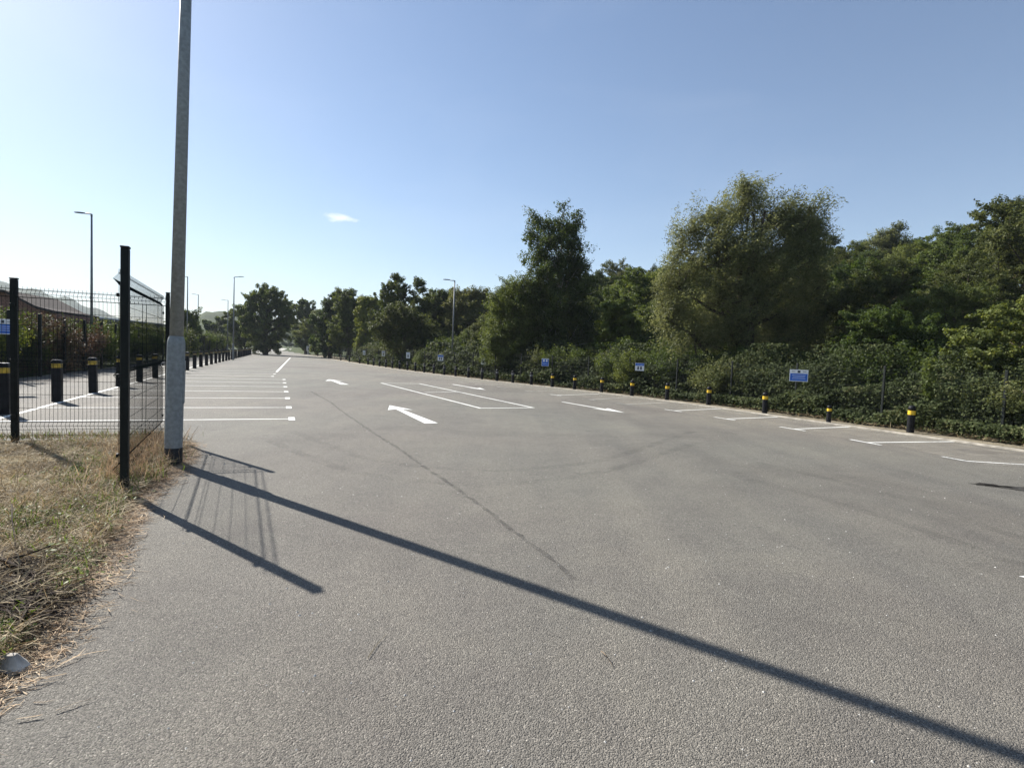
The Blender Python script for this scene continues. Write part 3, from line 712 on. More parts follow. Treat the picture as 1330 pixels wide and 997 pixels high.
# ------------------------------------------------------------ signs
def on_line(line, px):
    best = None
    for i in range(len(line)-1):
        a = pxof(line[i])[0]; b = pxof(line[i+1])[0]
        if line[i][1] > 1 and (a-px)*(b-px) <= 0: u = (px-a)/(b-a+1e-9); return line[i]*(1-u)+line[i+1]*u
    return line[-1]
def sign(p, z, w, h, kind, label, face=None, group=None):
    """faces the camera side of the car park; kind picks the layout"""
    rz = (math.atan2(-p[1], -p[0]) if face is None else face)+math.pi/2
    t = empty('notice_sign', (p[0], p[1], z), rz); tag(t, label, 'sign', group)
    mb = MB(); mb.box((0, 0, 0), (w, .006, h)); mb.build('sign_board', M['sign_white'], t, bevel=.002)
    y = -.0045
    if kind == 'header_blue':      # white top with a small dark badge, blue notice below
        q = MB(); q.box((0, y, -h*.14), (w*.94, .004, h*.62)); bo = q.build('blue_field', M['sign_blue'], t)
        q = MB(); q.box((0, y, h*.33), (w*.15, .004, h*.2)); q.build('badge', M['sign_dark'], t)
        for sx in (-.3, .3): q = MB(); q.box((w*sx, y, h*.34), (w*.18, .003, h*.03)); q.build('small_print', M['sign_dark'], t)
        q = MB()
        for zz, ww in ((.02, .72), (-.12, .66), (-.26, .72)): q.box((0, y-.003, h*zz), (w*ww, .003, h*.055))
        q.build('lettering', M['sign_pale'], bo)
    elif kind == 'blue_top':       # blue heading over two dark figures on white
        q = MB(); q.box((0, y, h*.3), (w*.94, .004, h*.32)); bo = q.build('blue_heading', M['sign_blue'], t)
        q = MB(); q.box((0, y-.003, h*.3), (w*.7, .003, h*.06)); q.build('lettering', M['sign_pale'], bo)
        
        for sx in (-.16, .16): q = MB(); q.box((w*sx, y, -h*.16), (w*.18, .004, h*.42)); q.build('symbol', M['sign_dark'], t)
    elif kind == 'blue':
        q = MB(); q.box((0, y, -h*.02), (w*.92, .004, h*.9)); bo = q.build('blue_field', M['sign_blue'], t)
        
        for sx in (-.2, .2): q = MB(); q.box((w*sx, y-.003, h*.22), (w*.22, .003, h*.3)); q.build('symbol', M['sign_white'], bo)
        q = MB(); q.box((0, y-.003, -h*.2), (w*.7, .003, h*.07)); q.build('lettering', M['sign_pale'], bo)
    else:                          # white board with one grey symbol
        q = MB(); q.box((0, y, -h*.1), (w*.3, .004, h*.4)); q.build('symbol', M['sign_dark'], t)
        q = MB(); q.box((0, y, h*.32), (w*.7, .003, h*.08)); q.build('lettering', M['sign_blue'], t)
    return t
fl = offset(Rline, .40)
for px, py, w_, h_, kd, lab in [
    (1034, 487.5, .46, .33, 'header_blue', 'blue and white notice with a dark badge, nearest sign on the right-hand fence'),
    (829, 476.3, .34, .30, 'blue_top', 'white sign with a blue heading and two dark figures on the right-hand fence'),
    (707, 470.4, .34, .36, 'blue', 'blue sign with white symbols on the fence in front of the tall birch'),
    (627, 469, .27, .36, 'white', 'white sign with a dark symbol on the fence left of the birch'),
    (571.5, 464.5, .36, .38, 'blue_top', 'pale blue-headed sign on the fence just left of the right-hand lamp post'),
    (529.5, 461.3, .28, .45, 'white', 'small white sign on the fence below the brownish hawthorn'),
    (497.5, 459, .28, .45, 'white', 'small white sign on the fence left of the brownish hawthorn'),
    (472.5, 458, .24, .42, 'white', 'farthest small white sign on the right-hand fence')]:
    p = on_line(fl, px); q = at(px, py, p[1]); dv = pxof((p[0], p[1], q[2]))
    p = p-unit(np.array(p))*.03
    sign(p, max(.95, min(1.75, q[2])), w_*1.12, h_*1.12, kd, lab)
ps = at(3.5, 424, 15.2); sign(ps[:2], ps[2], .42, .42, 'header_blue', 'blue and white notice on the left fence at the edge of the frame')
ps = at(400.5, 457.5, 100.); sign(ps[:2], 1.3, .7, .9, 'white', 'white sign beside the road where it leaves the car park')

# ------------------------------------------------------------ vegetation generators
def crown(lobes, n_leaves, clump_r=.4, leaf=.1, aspect=1.7, shell=.62, droop=0., flat=.85, sweep=(0, 0, 0), inner=.22, spiky=1.35):
    """lobes: rows (x,y,z,rx,ry,rz). Leaves sit in clumps near each lobe's surface, a few inside."""
    lobes = np.array(lobes, float); area = (lobes[:, 3]*lobes[:, 4]+lobes[:, 3]*lobes[:, 5]+lobes[:, 4]*lobes[:, 5])
    prob = area/area.sum(); per = max(40, int(150*(clump_r/.4)**1.5)); nc = max(8, n_leaves//per)
    li = rng.choice(len(lobes), nc, p=prob); u = rnd(nc); u[:, 2] = np.where((u[:, 2] < -.3) & (rng.random(nc) < .6), -u[:, 2], u[:, 2])
    rad = np.where(rng.random(nc) < inner, .15+.5*rng.random(nc), shell+(1.06-shell)*rng.random(nc)**.8)
    cc = lobes[li, :3]+u*lobes[li, 3:6]*rad[:, None]+rng.normal(0, .22, (nc, 3))*clump_r
    cr = clump_r*(.5+.95*rng.random(nc)); cnt = np.maximum(10, (per*(cr/clump_r)**1.6).astype(int))
    ci = np.repeat(np.arange(nc), cnt); n = len(ci)
    ea = unit(u+np.array([0, 0, .45])+rng.normal(0, .45, (nc, 3))+np.array(sweep)*1.6-np.array([0, 0, droop*.8])); st = 1+spiky*rng.random(nc)**1.5   # each clump is a spray drawn out along its twig
    v = rnd(n)*(rng.random(n)**.5)[:, None]; v[:, 2] *= flat
    al = np.sum(v*ea[ci], 1, keepdims=True); v = v*(.92/np.sqrt(st[ci]))[:, None]*(1-.45*np.clip(al, 0, 1)*(st[ci]-1)[:, None]/2)+ea[ci]*al*(st[ci]-.7)[:, None]
    out = unit(u[ci]+v*.9)
    c = cc[ci]+v*cr[ci][:, None]; c = c+np.array(sweep)*(cr[ci]*rng.random(n))[:, None]
    c[:, 2] -= droop*rng.random(n)**2*cr[ci]; c[:, 2] = np.maximum(c[:, 2], .15)
    nrm = out*.55+rnd(n)*.75+np.array([0, 0, .35]); ax = rnd(n)+np.array(sweep)*1.5+out*.5
    ax[:, 2] -= droop
    L = leaf*(.6+.8*rng.random(n)); q = leaf_quads(c, nrm, ax, L, L/aspect)
    return q, cc
def build_tree(name, lobes, trunk_h, trunk_r, n, leafm, barkm='bark', lean=(0, 0), stems=1, twigs=90, **kw):
    t = empty(name); q, cc = crown(lobes, n, **kw)
    mb = MB(); lob = np.array(lobes, float); top = lob[:, 2].max(); k0 = Vector((0, 0, -.3))
    fork = []
    for s_ in range(stems):
        off = Vector((rng.normal(0, .25), rng.normal(0, .25), 0)) if stems > 1 else Vector((0, 0, 0))
        pts = []; rs = []
        for i in range(7):
            u = i/6; z = -.3+u*(top*.9+.3)
            pts.append(Vector((lean[0]*u*u+off.x*(1+u*1.3)+rng.normal(0, .06), lean[1]*u*u+off.y*(1+u*1.3)+rng.normal(0, .06), z)))
            rs.append(trunk_r*(1.25 if i == 0 else 1)*(1-u*.86))
        mb.tube(pts, rs, 9); fork.append((pts, rs))
    for L_ in lob:                    # a limb into every lobe
        pts, rs = fork[rng.integers(len(fork))]; zt = max(trunk_h*.6, L_[2]-L_[5]*1.1-.4)
        i = int(np.clip(np.searchsorted([p.z for p in pts], zt)-1, 0, 5)); p = pts[i].lerp(pts[i+1], .5); e = Vector(L_[:3]); r = rs[i]*.5
        m_ = p.lerp(e, .5)+Vector((rng.normal(0, .12), rng.normal(0, .12), -.12)); mb.tube([p, m_, e, e+Vector((0, 0, L_[5]*.6))], [r, r*.7, r*.4, r*.12], 6)
    for c_ in cc[rng.choice(len(cc), min(twigs, len(cc)), replace=False)]:
        L_ = lob[np.argmin(((lob[:, :3]-c_)**2).sum(1))]; a = Vector(L_[:3]); b_ = Vector(c_); mb.tube([a, a.lerp(b_, .5)+Vector((0, 0, -.06)), b_, b_+(b_-a)*.12], [trunk_r*.14, trunk_r*.1, .012, .006], 4)
    mb.build('trunk', M[barkm], t, smooth=True); quads_obj('crown', q, M[leafm], t)
    return t
def lobes_px(base_px, y, pl, zb=0., depth=.9, dy=None):
    """lobes given as seen in the picture (px, py, radius x, radius y), placed round a tree standing at depth y"""
    b = at(base_px, 460, y); out = []; s = y/F
    for i, (px, py, rx, ry) in enumerate(pl):
        c_ = at(px, py, y); o = 0 if dy is None else dy[i]
        out.append((c_[0]-b[0], o+rng.uniform(-.25, .25)*rx*s*2, c_[2]-zb, rx*s*1.04, rx*s*depth, ry*s*1.12))
    return b[0], out

# ---- single trees one can tell apart
def hero(name, label, base_px, y, pl, th, tr, n, lm, bm='bark', cat='tree', group=None, depth=.9, **kw):
    zb = float(height(np.array([at(base_px, 460, y)[0]]), np.array([y]))[0])-.03
    x, lb_ = lobes_px(base_px, y, pl, zb, depth); t = build_tree(name, lb_, th, tr, n, lm, bm, **kw)
    t.location = (x, y, zb); tag(t, label, cat, group); return t

hero('willow_tree', 'large silvery willow swept to the right, tallest tree on the right-hand side', 955, 24.5,
     [(965, 275, 38, 30), (932, 298, 36, 34), (1000, 288, 38, 32), (1030, 282, 26, 18), (1050, 270, 18, 9), (900, 298, 18, 22), (968, 250, 18, 16), (1040, 310, 26, 22), (890, 325, 26, 30), (925, 345, 42, 38), (975, 345, 46, 36),
      (1020, 350, 40, 36), (880, 375, 32, 34), (1050, 385, 34, 34), (1048, 340, 32, 26), (1035, 312, 28, 24), (930, 395, 50, 40), (985, 400, 48, 42), (868, 415, 26, 34), (900, 440, 44, 34), (960, 445, 46, 32), (1015, 435, 40, 36), (1048, 430, 24, 30)],
     1.5, .26, 160000, 'leaf_willow', stems=3, twigs=240, clump_r=.42, leaf=.125, aspect=3.6, sweep=(.55, 0, .35), shell=.5, inner=.22, flat=1., spiky=1.9)
hero('birch_tree', 'tall narrow birch with a ragged pointed top in the middle of the tree line', 722, 34.5,
     [(733, 274, 9, 13), (745, 284, 7, 12), (696, 290, 11, 13), (712, 296, 17, 15), (735, 300, 20, 16), (690, 310, 14, 13), (718, 318, 28, 16), (746, 322, 20, 14), (698, 334, 20, 14), (728, 340, 32, 16), (752, 346, 16, 12), (708, 356, 28, 16),
      (742, 362, 24, 14), (690, 372, 22, 16), (722, 378, 36, 20), (756, 384, 18, 16), (700, 398, 34, 20), (742, 404, 34, 20), (768, 412, 12, 14), (720, 424, 44, 24), (690, 434, 30, 24), (758, 434, 26, 22), (735, 448, 44, 26), (700, 462, 40, 18), (762, 462, 24, 18)],
     2, .24, 125000, 'leaf_birch', 'bark_pale', spiky=1.8, clump_r=.38, leaf=.105, aspect=1.6, droop=.9, sweep=(.12, 0, -.15), twigs=160, inner=.3, shell=.5)
hero('willow_bush', 'broad light green bushy willow leaning against the left of the birch', 668, 34.2,
     [(672, 378, 22, 16), (690, 385, 20, 18), (655, 400, 22, 20), (678, 408, 28, 24), (648, 425, 20, 22), (665, 440, 30, 24), (690, 440, 26, 30), (643, 452, 18, 20), (668, 465, 30, 20)],
     1, .16, 68000, 'leaf_birch', stems=3, clump_r=.36, leaf=.11, aspect=2.2, sweep=(-.2, 0, .1), twigs=90, inner=.3)
hero('sycamore_tree', 'bright yellow-green young sycamore between the birch and the big willow', 803, 31,
     [(800, 412, 18, 14), (788, 432, 16, 14), (812, 430, 18, 14), (800, 450, 24, 14), (820, 455, 16, 14), (782, 458, 14, 12)], 1.2, .1, 20000, 'leaf_yellow', clump_r=.34, leaf=.14, aspect=1.3, flat=.6, twigs=60)
hero('ash_tree', 'tall airy ash with sky showing through its twin-headed crown', 520, 58,
     [(513, 366, 9, 8), (506, 376, 10, 8), (520, 378, 12, 9), (542, 372, 8, 7), (545, 382, 11, 8), (497, 388, 10, 9), (515, 392, 14, 9), (538, 394, 13, 9), (552, 396, 7, 7), (525, 408, 24, 11), (500, 404, 12, 9), (550, 410, 12, 10), (520, 428, 30, 16)],
     3, .26, 52000, 'leaf_mid', clump_r=.34, leaf=.15, aspect=1.5, flat=.8, twigs=150, inner=.1, shell=.6, spiky=.8)
hero('hawthorn_tree', 'spreading brownish olive hawthorn under the airy ash', 525, 50,
     [(510, 415, 20, 14), (530, 412, 22, 13), (500, 432, 18, 16), (522, 432, 26, 18), (545, 428, 20, 16), (555, 442, 18, 16), (535, 450, 24, 16), (508, 448, 14, 12)], 1.2, .2, 52000, 'leaf_olive', clump_r=.36, leaf=.12, aspect=1.5, twigs=80)
hero('beech_tree', 'dark rounded tree standing alone at the far end of the left row of bollards', 345, 91,
     [(345, 384, 18, 12), (330, 392, 16, 12), (358, 392, 16, 12), (322, 408, 14, 12), (342, 405, 24, 16), (365, 405, 18, 14), (374, 416, 12, 12), (315, 402, 7, 5), (345, 425, 30, 18), (325, 425, 15, 14), (368, 428, 14, 12), (345, 443, 17, 14), (352, 452, 10, 9), (336, 452, 12, 8)],
     2, .4, 105000, 'leaf_dark', clump_r=.48, leaf=.19, aspect=1.4, twigs=60, inner=.3)
hero('maple_tree', 'dense leafy maple standing left of the road at the far end', 318, 100,
     [(318, 420, 12, 12), (308, 432, 12, 12), (325, 436, 14, 12), (298, 412, 10, 8), (300, 428, 9, 12), (318, 448, 14, 8)], 2, .25, 32000, 'leaf_mid', clump_r=.5, leaf=.2, aspect=1.4, twigs=20)
hero('poplar_tree', 'slim dark tree beside the road gap at the far end', 397, 118,
     [(396, 396, 9, 8), (402, 404, 10, 9), (390, 408, 9, 10), (396, 420, 13, 14), (402, 436, 12, 14), (388, 434, 10, 14), (398, 448, 14, 8)], 2, .3, 45000, 'leaf_dark', clump_r=.55, leaf=.22, aspect=1.4, twigs=20)
hero('round_bush', 'light green rounded bush beside the bend of the far road', 378, 255,
     [(372, 443, 9, 6), (384, 441, 9, 7), (392, 446, 8, 5), (378, 449, 14, 4)], .5, .1, 9000, 'leaf_yellow', clump_r=1.1, leaf=.5, aspect=1.5, twigs=5, cat='bush')
hero('alder_tree', 'dense dark alder, first tall tree right of the road gap', 428, 82,
     [(428, 400, 12, 10), (438, 390, 11, 9), (420, 415, 14, 14), (436, 412, 16, 14), (426, 434, 18, 16), (442, 436, 14, 16), (425, 450, 16, 10)], 2, .28, 52000, 'leaf_dark', clump_r=.45, leaf=.17, aspect=1.4, twigs=40)
hero('alder_tree', 'tall rounded dark tree behind the farthest signs, second right of the road gap', 452, 78,
     [(445, 388, 10, 8), (456, 388, 12, 8), (450, 402, 18, 12), (464, 400, 10, 10), (450, 425, 20, 18), (462, 440, 12, 16), (444, 446, 14, 12)], 2, .28, 52000, 'leaf_mid', clump_r=.45, leaf=.17, aspect=1.4, twigs=40)
hero('ivy_clad_tree', 'narrow yellow-green climber-covered tree left of the airy ash', 474, 70,
     [(474, 396, 8, 9), (470, 412, 8, 12), (476, 430, 8, 12), (468, 448, 7, 12), (484, 392, 7, 7), (480, 446, 6, 8)], 2, .2, 26000, 'leaf_yellow', clump_r=.36, leaf=.16, aspect=1.3, twigs=20)
hero('oak_tree', 'dark broad oak filling the gap right of the yellow-green climber', 486, 74,
     [(484, 400, 12, 10), (492, 412, 14, 14), (482, 430, 14, 16), (496, 440, 14, 16), (470, 428, 12, 16)], 2, .26, 40000, 'leaf_dark', clump_r=.45, leaf=.17, aspect=1.4, twigs=30)
hero('oak_tree', 'dense dark oak just left of the right-hand lamp post', 570, 60,
     [(566, 388, 12, 9), (578, 390, 10, 9), (560, 402, 12, 12), (575, 408, 18, 14), (570, 430, 20, 18), (585, 428, 12, 16), (574, 448, 20, 12)], 2, .3, 52000, 'leaf_mid', clump_r=.42, leaf=.15, aspect=1.4, twigs=40)
hero('oak_tree', 'greyish green oak directly behind the right-hand lamp post', 605, 56,
     [(600, 388, 14, 10), (614, 386, 12, 9), (628, 390, 10, 12), (592, 405, 14, 14), (612, 408, 20, 16), (600, 430, 20, 18), (622, 430, 18, 20), (610, 448, 24, 12)], 2, .3, 60000, 'leaf_olive', clump_r=.42, leaf=.145, aspect=1.4, twigs=40)
hero('silver_birch', 'pale feathery birch crown rising above the wooded ridge on the right', 1158, 46,
     [(1162, 300, 9, 9), (1152, 312, 14, 12), (1168, 318, 14, 12), (1155, 335, 20, 14), (1170, 342, 14, 14), (1158, 360, 22, 16)], 3, .2, 40000, 'leaf_willow', 'bark_pale', clump_r=.38, leaf=.12, aspect=1.8, droop=.6, twigs=60)
hero('dark_bush', 'dark spiky bush right beside the big near pole, behind the left fence', 240, 62,
     [(238, 410, 9, 8), (247, 416, 8, 8), (232, 420, 10, 10), (244, 428, 12, 9), (252, 424, 6, 7)], 1, .15, 12000, 'leaf_dark', clump_r=.5, leaf=.2, aspect=2, twigs=30, cat='bush')
hero('round_tree', 'soft green rounded tree behind the left fence in the middle distance', 278, 125,
     [(276, 424, 12, 9), (286, 420, 9, 8), (268, 432, 12, 10), (284, 434, 14, 12), (262, 440, 8, 6), (296, 438, 10, 12)], 1, .25, 14000, 'leaf_mid', clump_r=1., leaf=.36, aspect=1.4, twigs=10)
hero('hedge_bush', 'low scrubby bush at the end of the right-hand fence by the road', 412, 98,
     [(406, 455, 5, 5), (414, 452, 7, 8), (424, 455, 7, 7)], .4, .08, 6000, 'leaf_yellow', clump_r=.5, leaf=.24, aspect=1.5, twigs=5, cat='bush')

# ---- prototypes copied over the hillside
def proto_lobes(h, w, n, seed):
    r_ = np.random.default_rng(seed); out = [(0, 0, h*.62, w*.42, w*.42, h*.26)]
    for k in range(n):
        a = k*2.4+r_.random(); z = h*(.36+.5*((k+.5)/n)); rr = w*.5*(1-abs(z/h-.55)*1.2)*(.55+.4*r_.random()); s_ = w*(.15+.11*r_.random())
        out.append((rr*math.cos(a), rr*math.sin(a), z, s_, s_, s_*.8))
    out.append((0, 0, h*.9, w*.17, w*.17, h*.1)); return out
protos = []
for k, (h_, w_, lm, nl, lf, asp) in enumerate([(8, 6.4, 'leaf_mid', 44000, .13, 1.5), (7.2, 6.6, 'leaf_dark', 44000, .13, 1.4), (8.6, 5.8, 'leaf_olive', 44000, .13, 1.8), (6.5, 6.8, 'leaf_mid', 42000, .14, 1.3), (7.8, 6.0, 'leaf_dark', 42000, .135, 1.6), (7, 5.6, 'leaf_birch', 42000, .12, 2.)]):
    protos.append(build_tree('woodland_tree', proto_lobes(h_, w_, 15, 10+k), 2, .2, nl, lm, clump_r=.42, leaf=lf, aspect=asp, twigs=24, flat=.55, inner=.2, shell=.6))
kinds = ['rounded mid green', 'dense dark green', 'tall olive green', 'broad mid green', 'dark green', 'fresh light green']
used = [False]*6; placed = []
rows = [  # azimuth range, distance from the fence line range, count, scale
    ]
cand = []
def place_tree(k, x, y, s, rz, lab, grp, sz=None):
    if not used[k]: o = protos[k]; used[k] = True
    else: o = copy_tree(protos[k])
    o.location = (x, y, float(height(np.array([x]), np.array([y]))[0])-.1); o.rotation_euler = (0, 0, rz); o.scale = (s, s, sz or s)
    tag(o, lab, 'tree', grp); return o
pts = []
for tries in range(6000):
    az = R(rng.uniform(-18, 50)); r = rng.uniform(16, 100); x, y = r*math.sin(az), r*math.cos(az)
    if y < 5: continue
    d = float(dist_right(np.array([x]), np.array([y]))[0])
    if d < 4.2 or d > 62: continue
    if d > 45 and math.degrees(az) > 30: continue
    ms = 3.5 if d > 12 else 3.0
    if any((x-a)**2+(y-b)**2 < ms**2 for a, b, _ in pts): continue
    if 20 < y < 29 and 6.5 < x < 15 and d < 9: continue          # room for the big willow
    if abs(x-2.7) < 3.6 and 29 < y < 38: continue                # and the birch
    pts.append((x, y, d))
for x, y, d in pts:
    k = int(rng.integers(6)); s = (.42+.12*rng.random()) if d < 8 or math.hypot(x, y) < 21 else (.55+.15*rng.random() if d < 14 else .70+.22*rng.random())
    grp = 'trees covering the hillside behind the right-hand fence'
    place_tree(k, x, y, s, rng.random()*6.28, 'dense green tree among the woodland on the hillside behind the right-hand fence', grp, s*rng.uniform(.85, 1.1))
# distant trees closing the view beyond the far end and behind the left side
for px, y, s in [(405, 150, 1.2), (418, 140, 1.4), (398, 250, 1.3), (384, 330, 1.5), (366, 330, 1.4), (350, 300, 1.2), (330, 170, 1.0), (300, 150, .9), (288, 170, .9), (258, 160, .7), (430, 118, 1.45), (412, 114, 1.3), (455, 92, 1.3), (474, 88, 1.25), (495, 84, 1.15), (552, 78, 1.0), (575, 76, 1.15), (590, 74, 1.15), (442, 105, 1.45), (466, 98, 1.4), (482, 96, 1.3), (500, 92, 1.2), (535, 85, 1.05), (560, 84, 1.2), (588, 84, 1.25), (610, 80, 1.25), (640, 75, 1.2), (655, 70, 1.15)]:
    x = at(px, 450, y)[0]; k = int(rng.integers(6)); place_tree(k, x, y, s, rng.random()*6, 'distant green tree beyond the far end of the car park', 'distant trees beyond the far end', s*.9)

# ---- shrubs
def make_shrub(lm, n, leaf, seed, h=1.9, w=2.4, asp=1.5):
    r_ = np.random.default_rng(seed); lb_ = [(r_.uniform(-.4, .4)*w, r_.uniform(-.4, .4)*w, h*r_.uniform(.16, .68), w*r_.uniform(.2, .3), w*r_.uniform(.2, .3), h*r_.uniform(.2, .32)) for _ in range(11)]
    return build_tree('shrub', lb_, .3, .04, n, lm, stems=3, twigs=40, clump_r=.26, leaf=leaf, aspect=asp, inner=.3)
shr = {k: make_shrub(*a) for k, a in {'dark': ('leaf_dark', 20000, .058, 1), 'mid': ('leaf_mid', 20000, .06, 2), 'bramble': ('leaf_bramble', 20000, .06, 3), 'yellow': ('leaf_yellow', 8000, .075, 4), 'rust': ('leaf_rust', 12000, .06, 5), 'olive': ('leaf_olive', 18000, .06, 6)}.items()}
su = set()
def place_shrub(k, x, y, s, lab, grp, sz=None):
    if k not in su: o = shr[k]; su.add(k)
    else: o = copy_tree(shr[k])
    o.location = (x, y, float(height(np.array([x]), np.array([y]))[0])-.05); o.rotation_euler = (0, 0, rng.random()*6.28); o.scale = (s, s, sz or s); tag(o, lab, 'shrub', grp)
cd = {'dark': 'dark green', 'mid': 'mid green', 'bramble': 'bramble-leaved', 'yellow': 'yellow-green', 'rust': 'rusty brown', 'olive': 'olive green'}
# right side, behind the fence
for p in resample(fence_R[2:], 1.55)[:56]:
    k = ['dark', 'mid', 'bramble', 'olive', 'dark', 'mid'][rng.integers(6)]; d = np.array([.9, .45])
    q = np.array(p)+d*rng.uniform(1.0, 2.6); s = rng.uniform(.8, 1.25)
    place_shrub(k, q[0], q[1], s, '%s shrub in the undergrowth behind the right-hand fence' % cd[k], 'undergrowth shrubs behind the right-hand fence', s*rng.uniform(.8, 1.25))
    if rng.random() < .75:
        q = np.array(p)+d*rng.uniform(3, 5); s = rng.uniform(1.2, 1.8); k = 'dark' if rng.random() < .6 else 'mid'
        place_shrub(k, q[0], q[1], s, '%s shrub in the undergrowth behind the right-hand fence' % cd[k], 'undergrowth shrubs behind the right-hand fence')
# left side, behind the far fence
for px, y, k, s in [(6, 18.5, 'yellow', .95), (30, 19.5, 'yellow', .85), (46, 20.5, 'mid', .8), (66, 22, 'rust', 1.0), (84, 23.5, 'rust', 1.05), (78, 26, 'rust', 1.15), (100, 25.5, 'olive', .9), (112, 27.5, 'dark', .95), (128, 29, 'mid', .95), (150, 31.5, 'dark', 1.0),
                    (140, 34, 'olive', 1.05), (165, 35, 'mid', 1.05), (185, 38, 'dark', 1.), (175, 41, 'olive', 1.2), (200, 43, 'mid', 1.1), (215, 47, 'dark', 1.1), (232, 51, 'olive', 1.2), (248, 56, 'mid', 1.1), (262, 62, 'olive', 1.2), (275, 68, 'dark', 1.2), (288, 75, 'mid', 1.2), (300, 82, 'olive', 1.3), (312, 88, 'dark', 1.2), (20, 23, 'dark', 1.0), (52, 26, 'mid', 1.0), (8, 27, 'dark', 1.2)]:
    x = at(px, 450, y)[0]; lim = LB((y-LB0[1])/LD[1], 5.75)[0]; x = min(x, lim)
    place_shrub(k, x, y, s*1.1, '%s shrub growing behind the left-hand mesh fence' % cd[k], 'shrubs behind the left-hand fence', s*1.42)

# ---- bramble thicket growing through the right fence, one uncountable mass
def thicket():
    ln = resample(Rline[3:], .25)[:330]; n = 270000
    dist = np.hypot(ln[:, 0], ln[:, 1]); pr = (1/np.maximum(dist, 8)**1.1)[:-1]; pr /= pr.sum()
    i = rng.choice(len(ln)-1, n, p=pr); base = ln[i]; t = ln[i+1]-ln[i]; nn = np.stack([t[:, 1], -t[:, 0]], 1); nn = unit(nn)
    s_ = i*.25; off = .55+rng.random(n)**1.2*2.5
    hz = (.55+.45*np.sin(s_*1.3)*np.sin(s_*.47+1)+.35*np.sin(s_*2.9+off*3))*.5+.5
    top = np.clip(hz*(.35+off*.62), .1, 1.9)*(1-.55*(np.sin(s_*.9+off*2.2) > .72))
    top = np.where(off < 1.0, np.minimum(top, .25+1.15*np.clip(np.sin(s_*1.1+np.sin(s_*.6)*2)+.15, 0, 1)*np.clip(.5+.5*np.sin(s_*.37+1), .25, 1)+.15*rng.random(n)), top*1.25)
    front = np.abs(rng.normal(0, .09, n))
    z = top*(1-rng.random(n)**2.2*.9); 
    p = base+nn*(off-front)[:, None]+rng.normal(0, .06, (n, 2))
    c = np.c_[p, z+.03]; scale = np.clip(dist[i]/20, .8, 2.2)
    nr = np.c_[-nn*.6, np.full(n, .7)]+rnd(n)*.8; L = .085*(.5+.9*rng.random(n))*scale
    o = quads_obj('bramble_thicket', leaf_quads(c, nr, rnd(n), L, L/1.25), M['leaf_bramble'])
    tag(o, 'bramble and ivy thicket growing through the right-hand mesh fence', 'brambles', kind='stuff')
    # dry stalks and fallen leaves along its foot
    n = 9000; i = rng.choice(len(ln)-1, n, p=pr); t = ln[i+1]-ln[i]; nn = unit(np.stack([t[:, 1], -t[:, 0]], 1))
    p = ln[i]+nn*(.1+rng.random(n)**.6*.9)[:, None]
    blades('dry_stalks', p, .16, .005, .75, M['straw'], 'dry stalks and dead leaves along the foot of the bramble thicket', .5)
thicket()
# leafy stems climbing the nearest right fence post
cp = on_line(fence_R, 1201); n = 520; c = np.c_[np.full(n, cp[0])+rng.normal(0, .07, n), np.full(n, cp[1])+rng.normal(0, .07, n), .2+1.75*rng.random(n)]
tag(quads_obj('ivy', leaf_quads(c, rnd(n)+np.array([-.5, -.6, .3]), rnd(n), .07+.05*rng.random(n), .05+.03*rng.random(n)), M['leaf_birch']), 'light green climber round a fence post near the right edge', 'climbing plant')

# ------------------------------------------------------------ buildings beyond the left fence
b1 = empty('station_building', (0, 0, 0)); tag(b1, 'long low dark building with a white roof edge beyond the left fence', 'building')
A = at(66, 410, 62); B = at(221, 430, 90); A2 = np.array(A[:2]); B2 = np.array(B[:2]); Lb = np.linalg.norm(B2-A2); db = (B2-A2)/Lb; nb = np.array([-db[1], db[0]]); rz = math.atan2(db[1], db[0])
mid = (A2+B2)/2+nb*4; hb = 3.9
q = MB(); q.box((mid[0], mid[1], hb/2), (Lb, 8, hb), rz); q.build('wall', M['cladding'], b1)
q = MB(); q.box((mid[0], mid[1], hb+.2), (Lb+.8, 8.8, .4), rz, taper=.99); ro = q.build('roof', M['roof_dark'], b1)
q = MB(); m2 = (A2+B2)/2-nb*.42; q.box((m2[0], m2[1], hb+.36), (Lb+.8, .05, .14), rz); q.build('fascia', M['fascia'], ro)
for k in range(14):
    c_ = A2+db*(1.6+k*(Lb-3)/13.)-nb*.03; q = MB(); q.box((c_[0], c_[1], 2.35), (1.9, .06, .55), rz); q.build('window', M['fascia'] if k % 4 == 1 else M['glass'], b1)
b2 = empty('brick_building', (0, 0, 0)); tag(b2, 'brown gabled building whose roof slopes down to the right beyond the left fence', 'building')
yb = 50.; xs_ = [(-90, 371), (9, 380), (50, 401), (74, 407)]
tp = [at(px, py, yb) for px, py in xs_]; bot = [(p[0], p[1], -.1) for p in tp]
q = MB(); fr = [tuple(p) for p in tp]; n_ = len(fr); vs = fr+bot+[(p[0]-3, p[1]+9, p[2]) for p in fr]+[(p[0]-3, p[1]+9, -.1) for p in bot]
fs = []
for i in range(n_-1):
    fs += [(n_+i, n_+i+1, i+1, i), (2*n_+i, 2*n_+i+1, 3*n_+i+1, 3*n_+i)]
fs += [(n_-1, 2*n_-1, 4*n_-1, 3*n_-1), (0, 2*n_, 3*n_, n_)]
q.add(vs, fs); q.build('wall', M['brick'], b2)
q = MB()
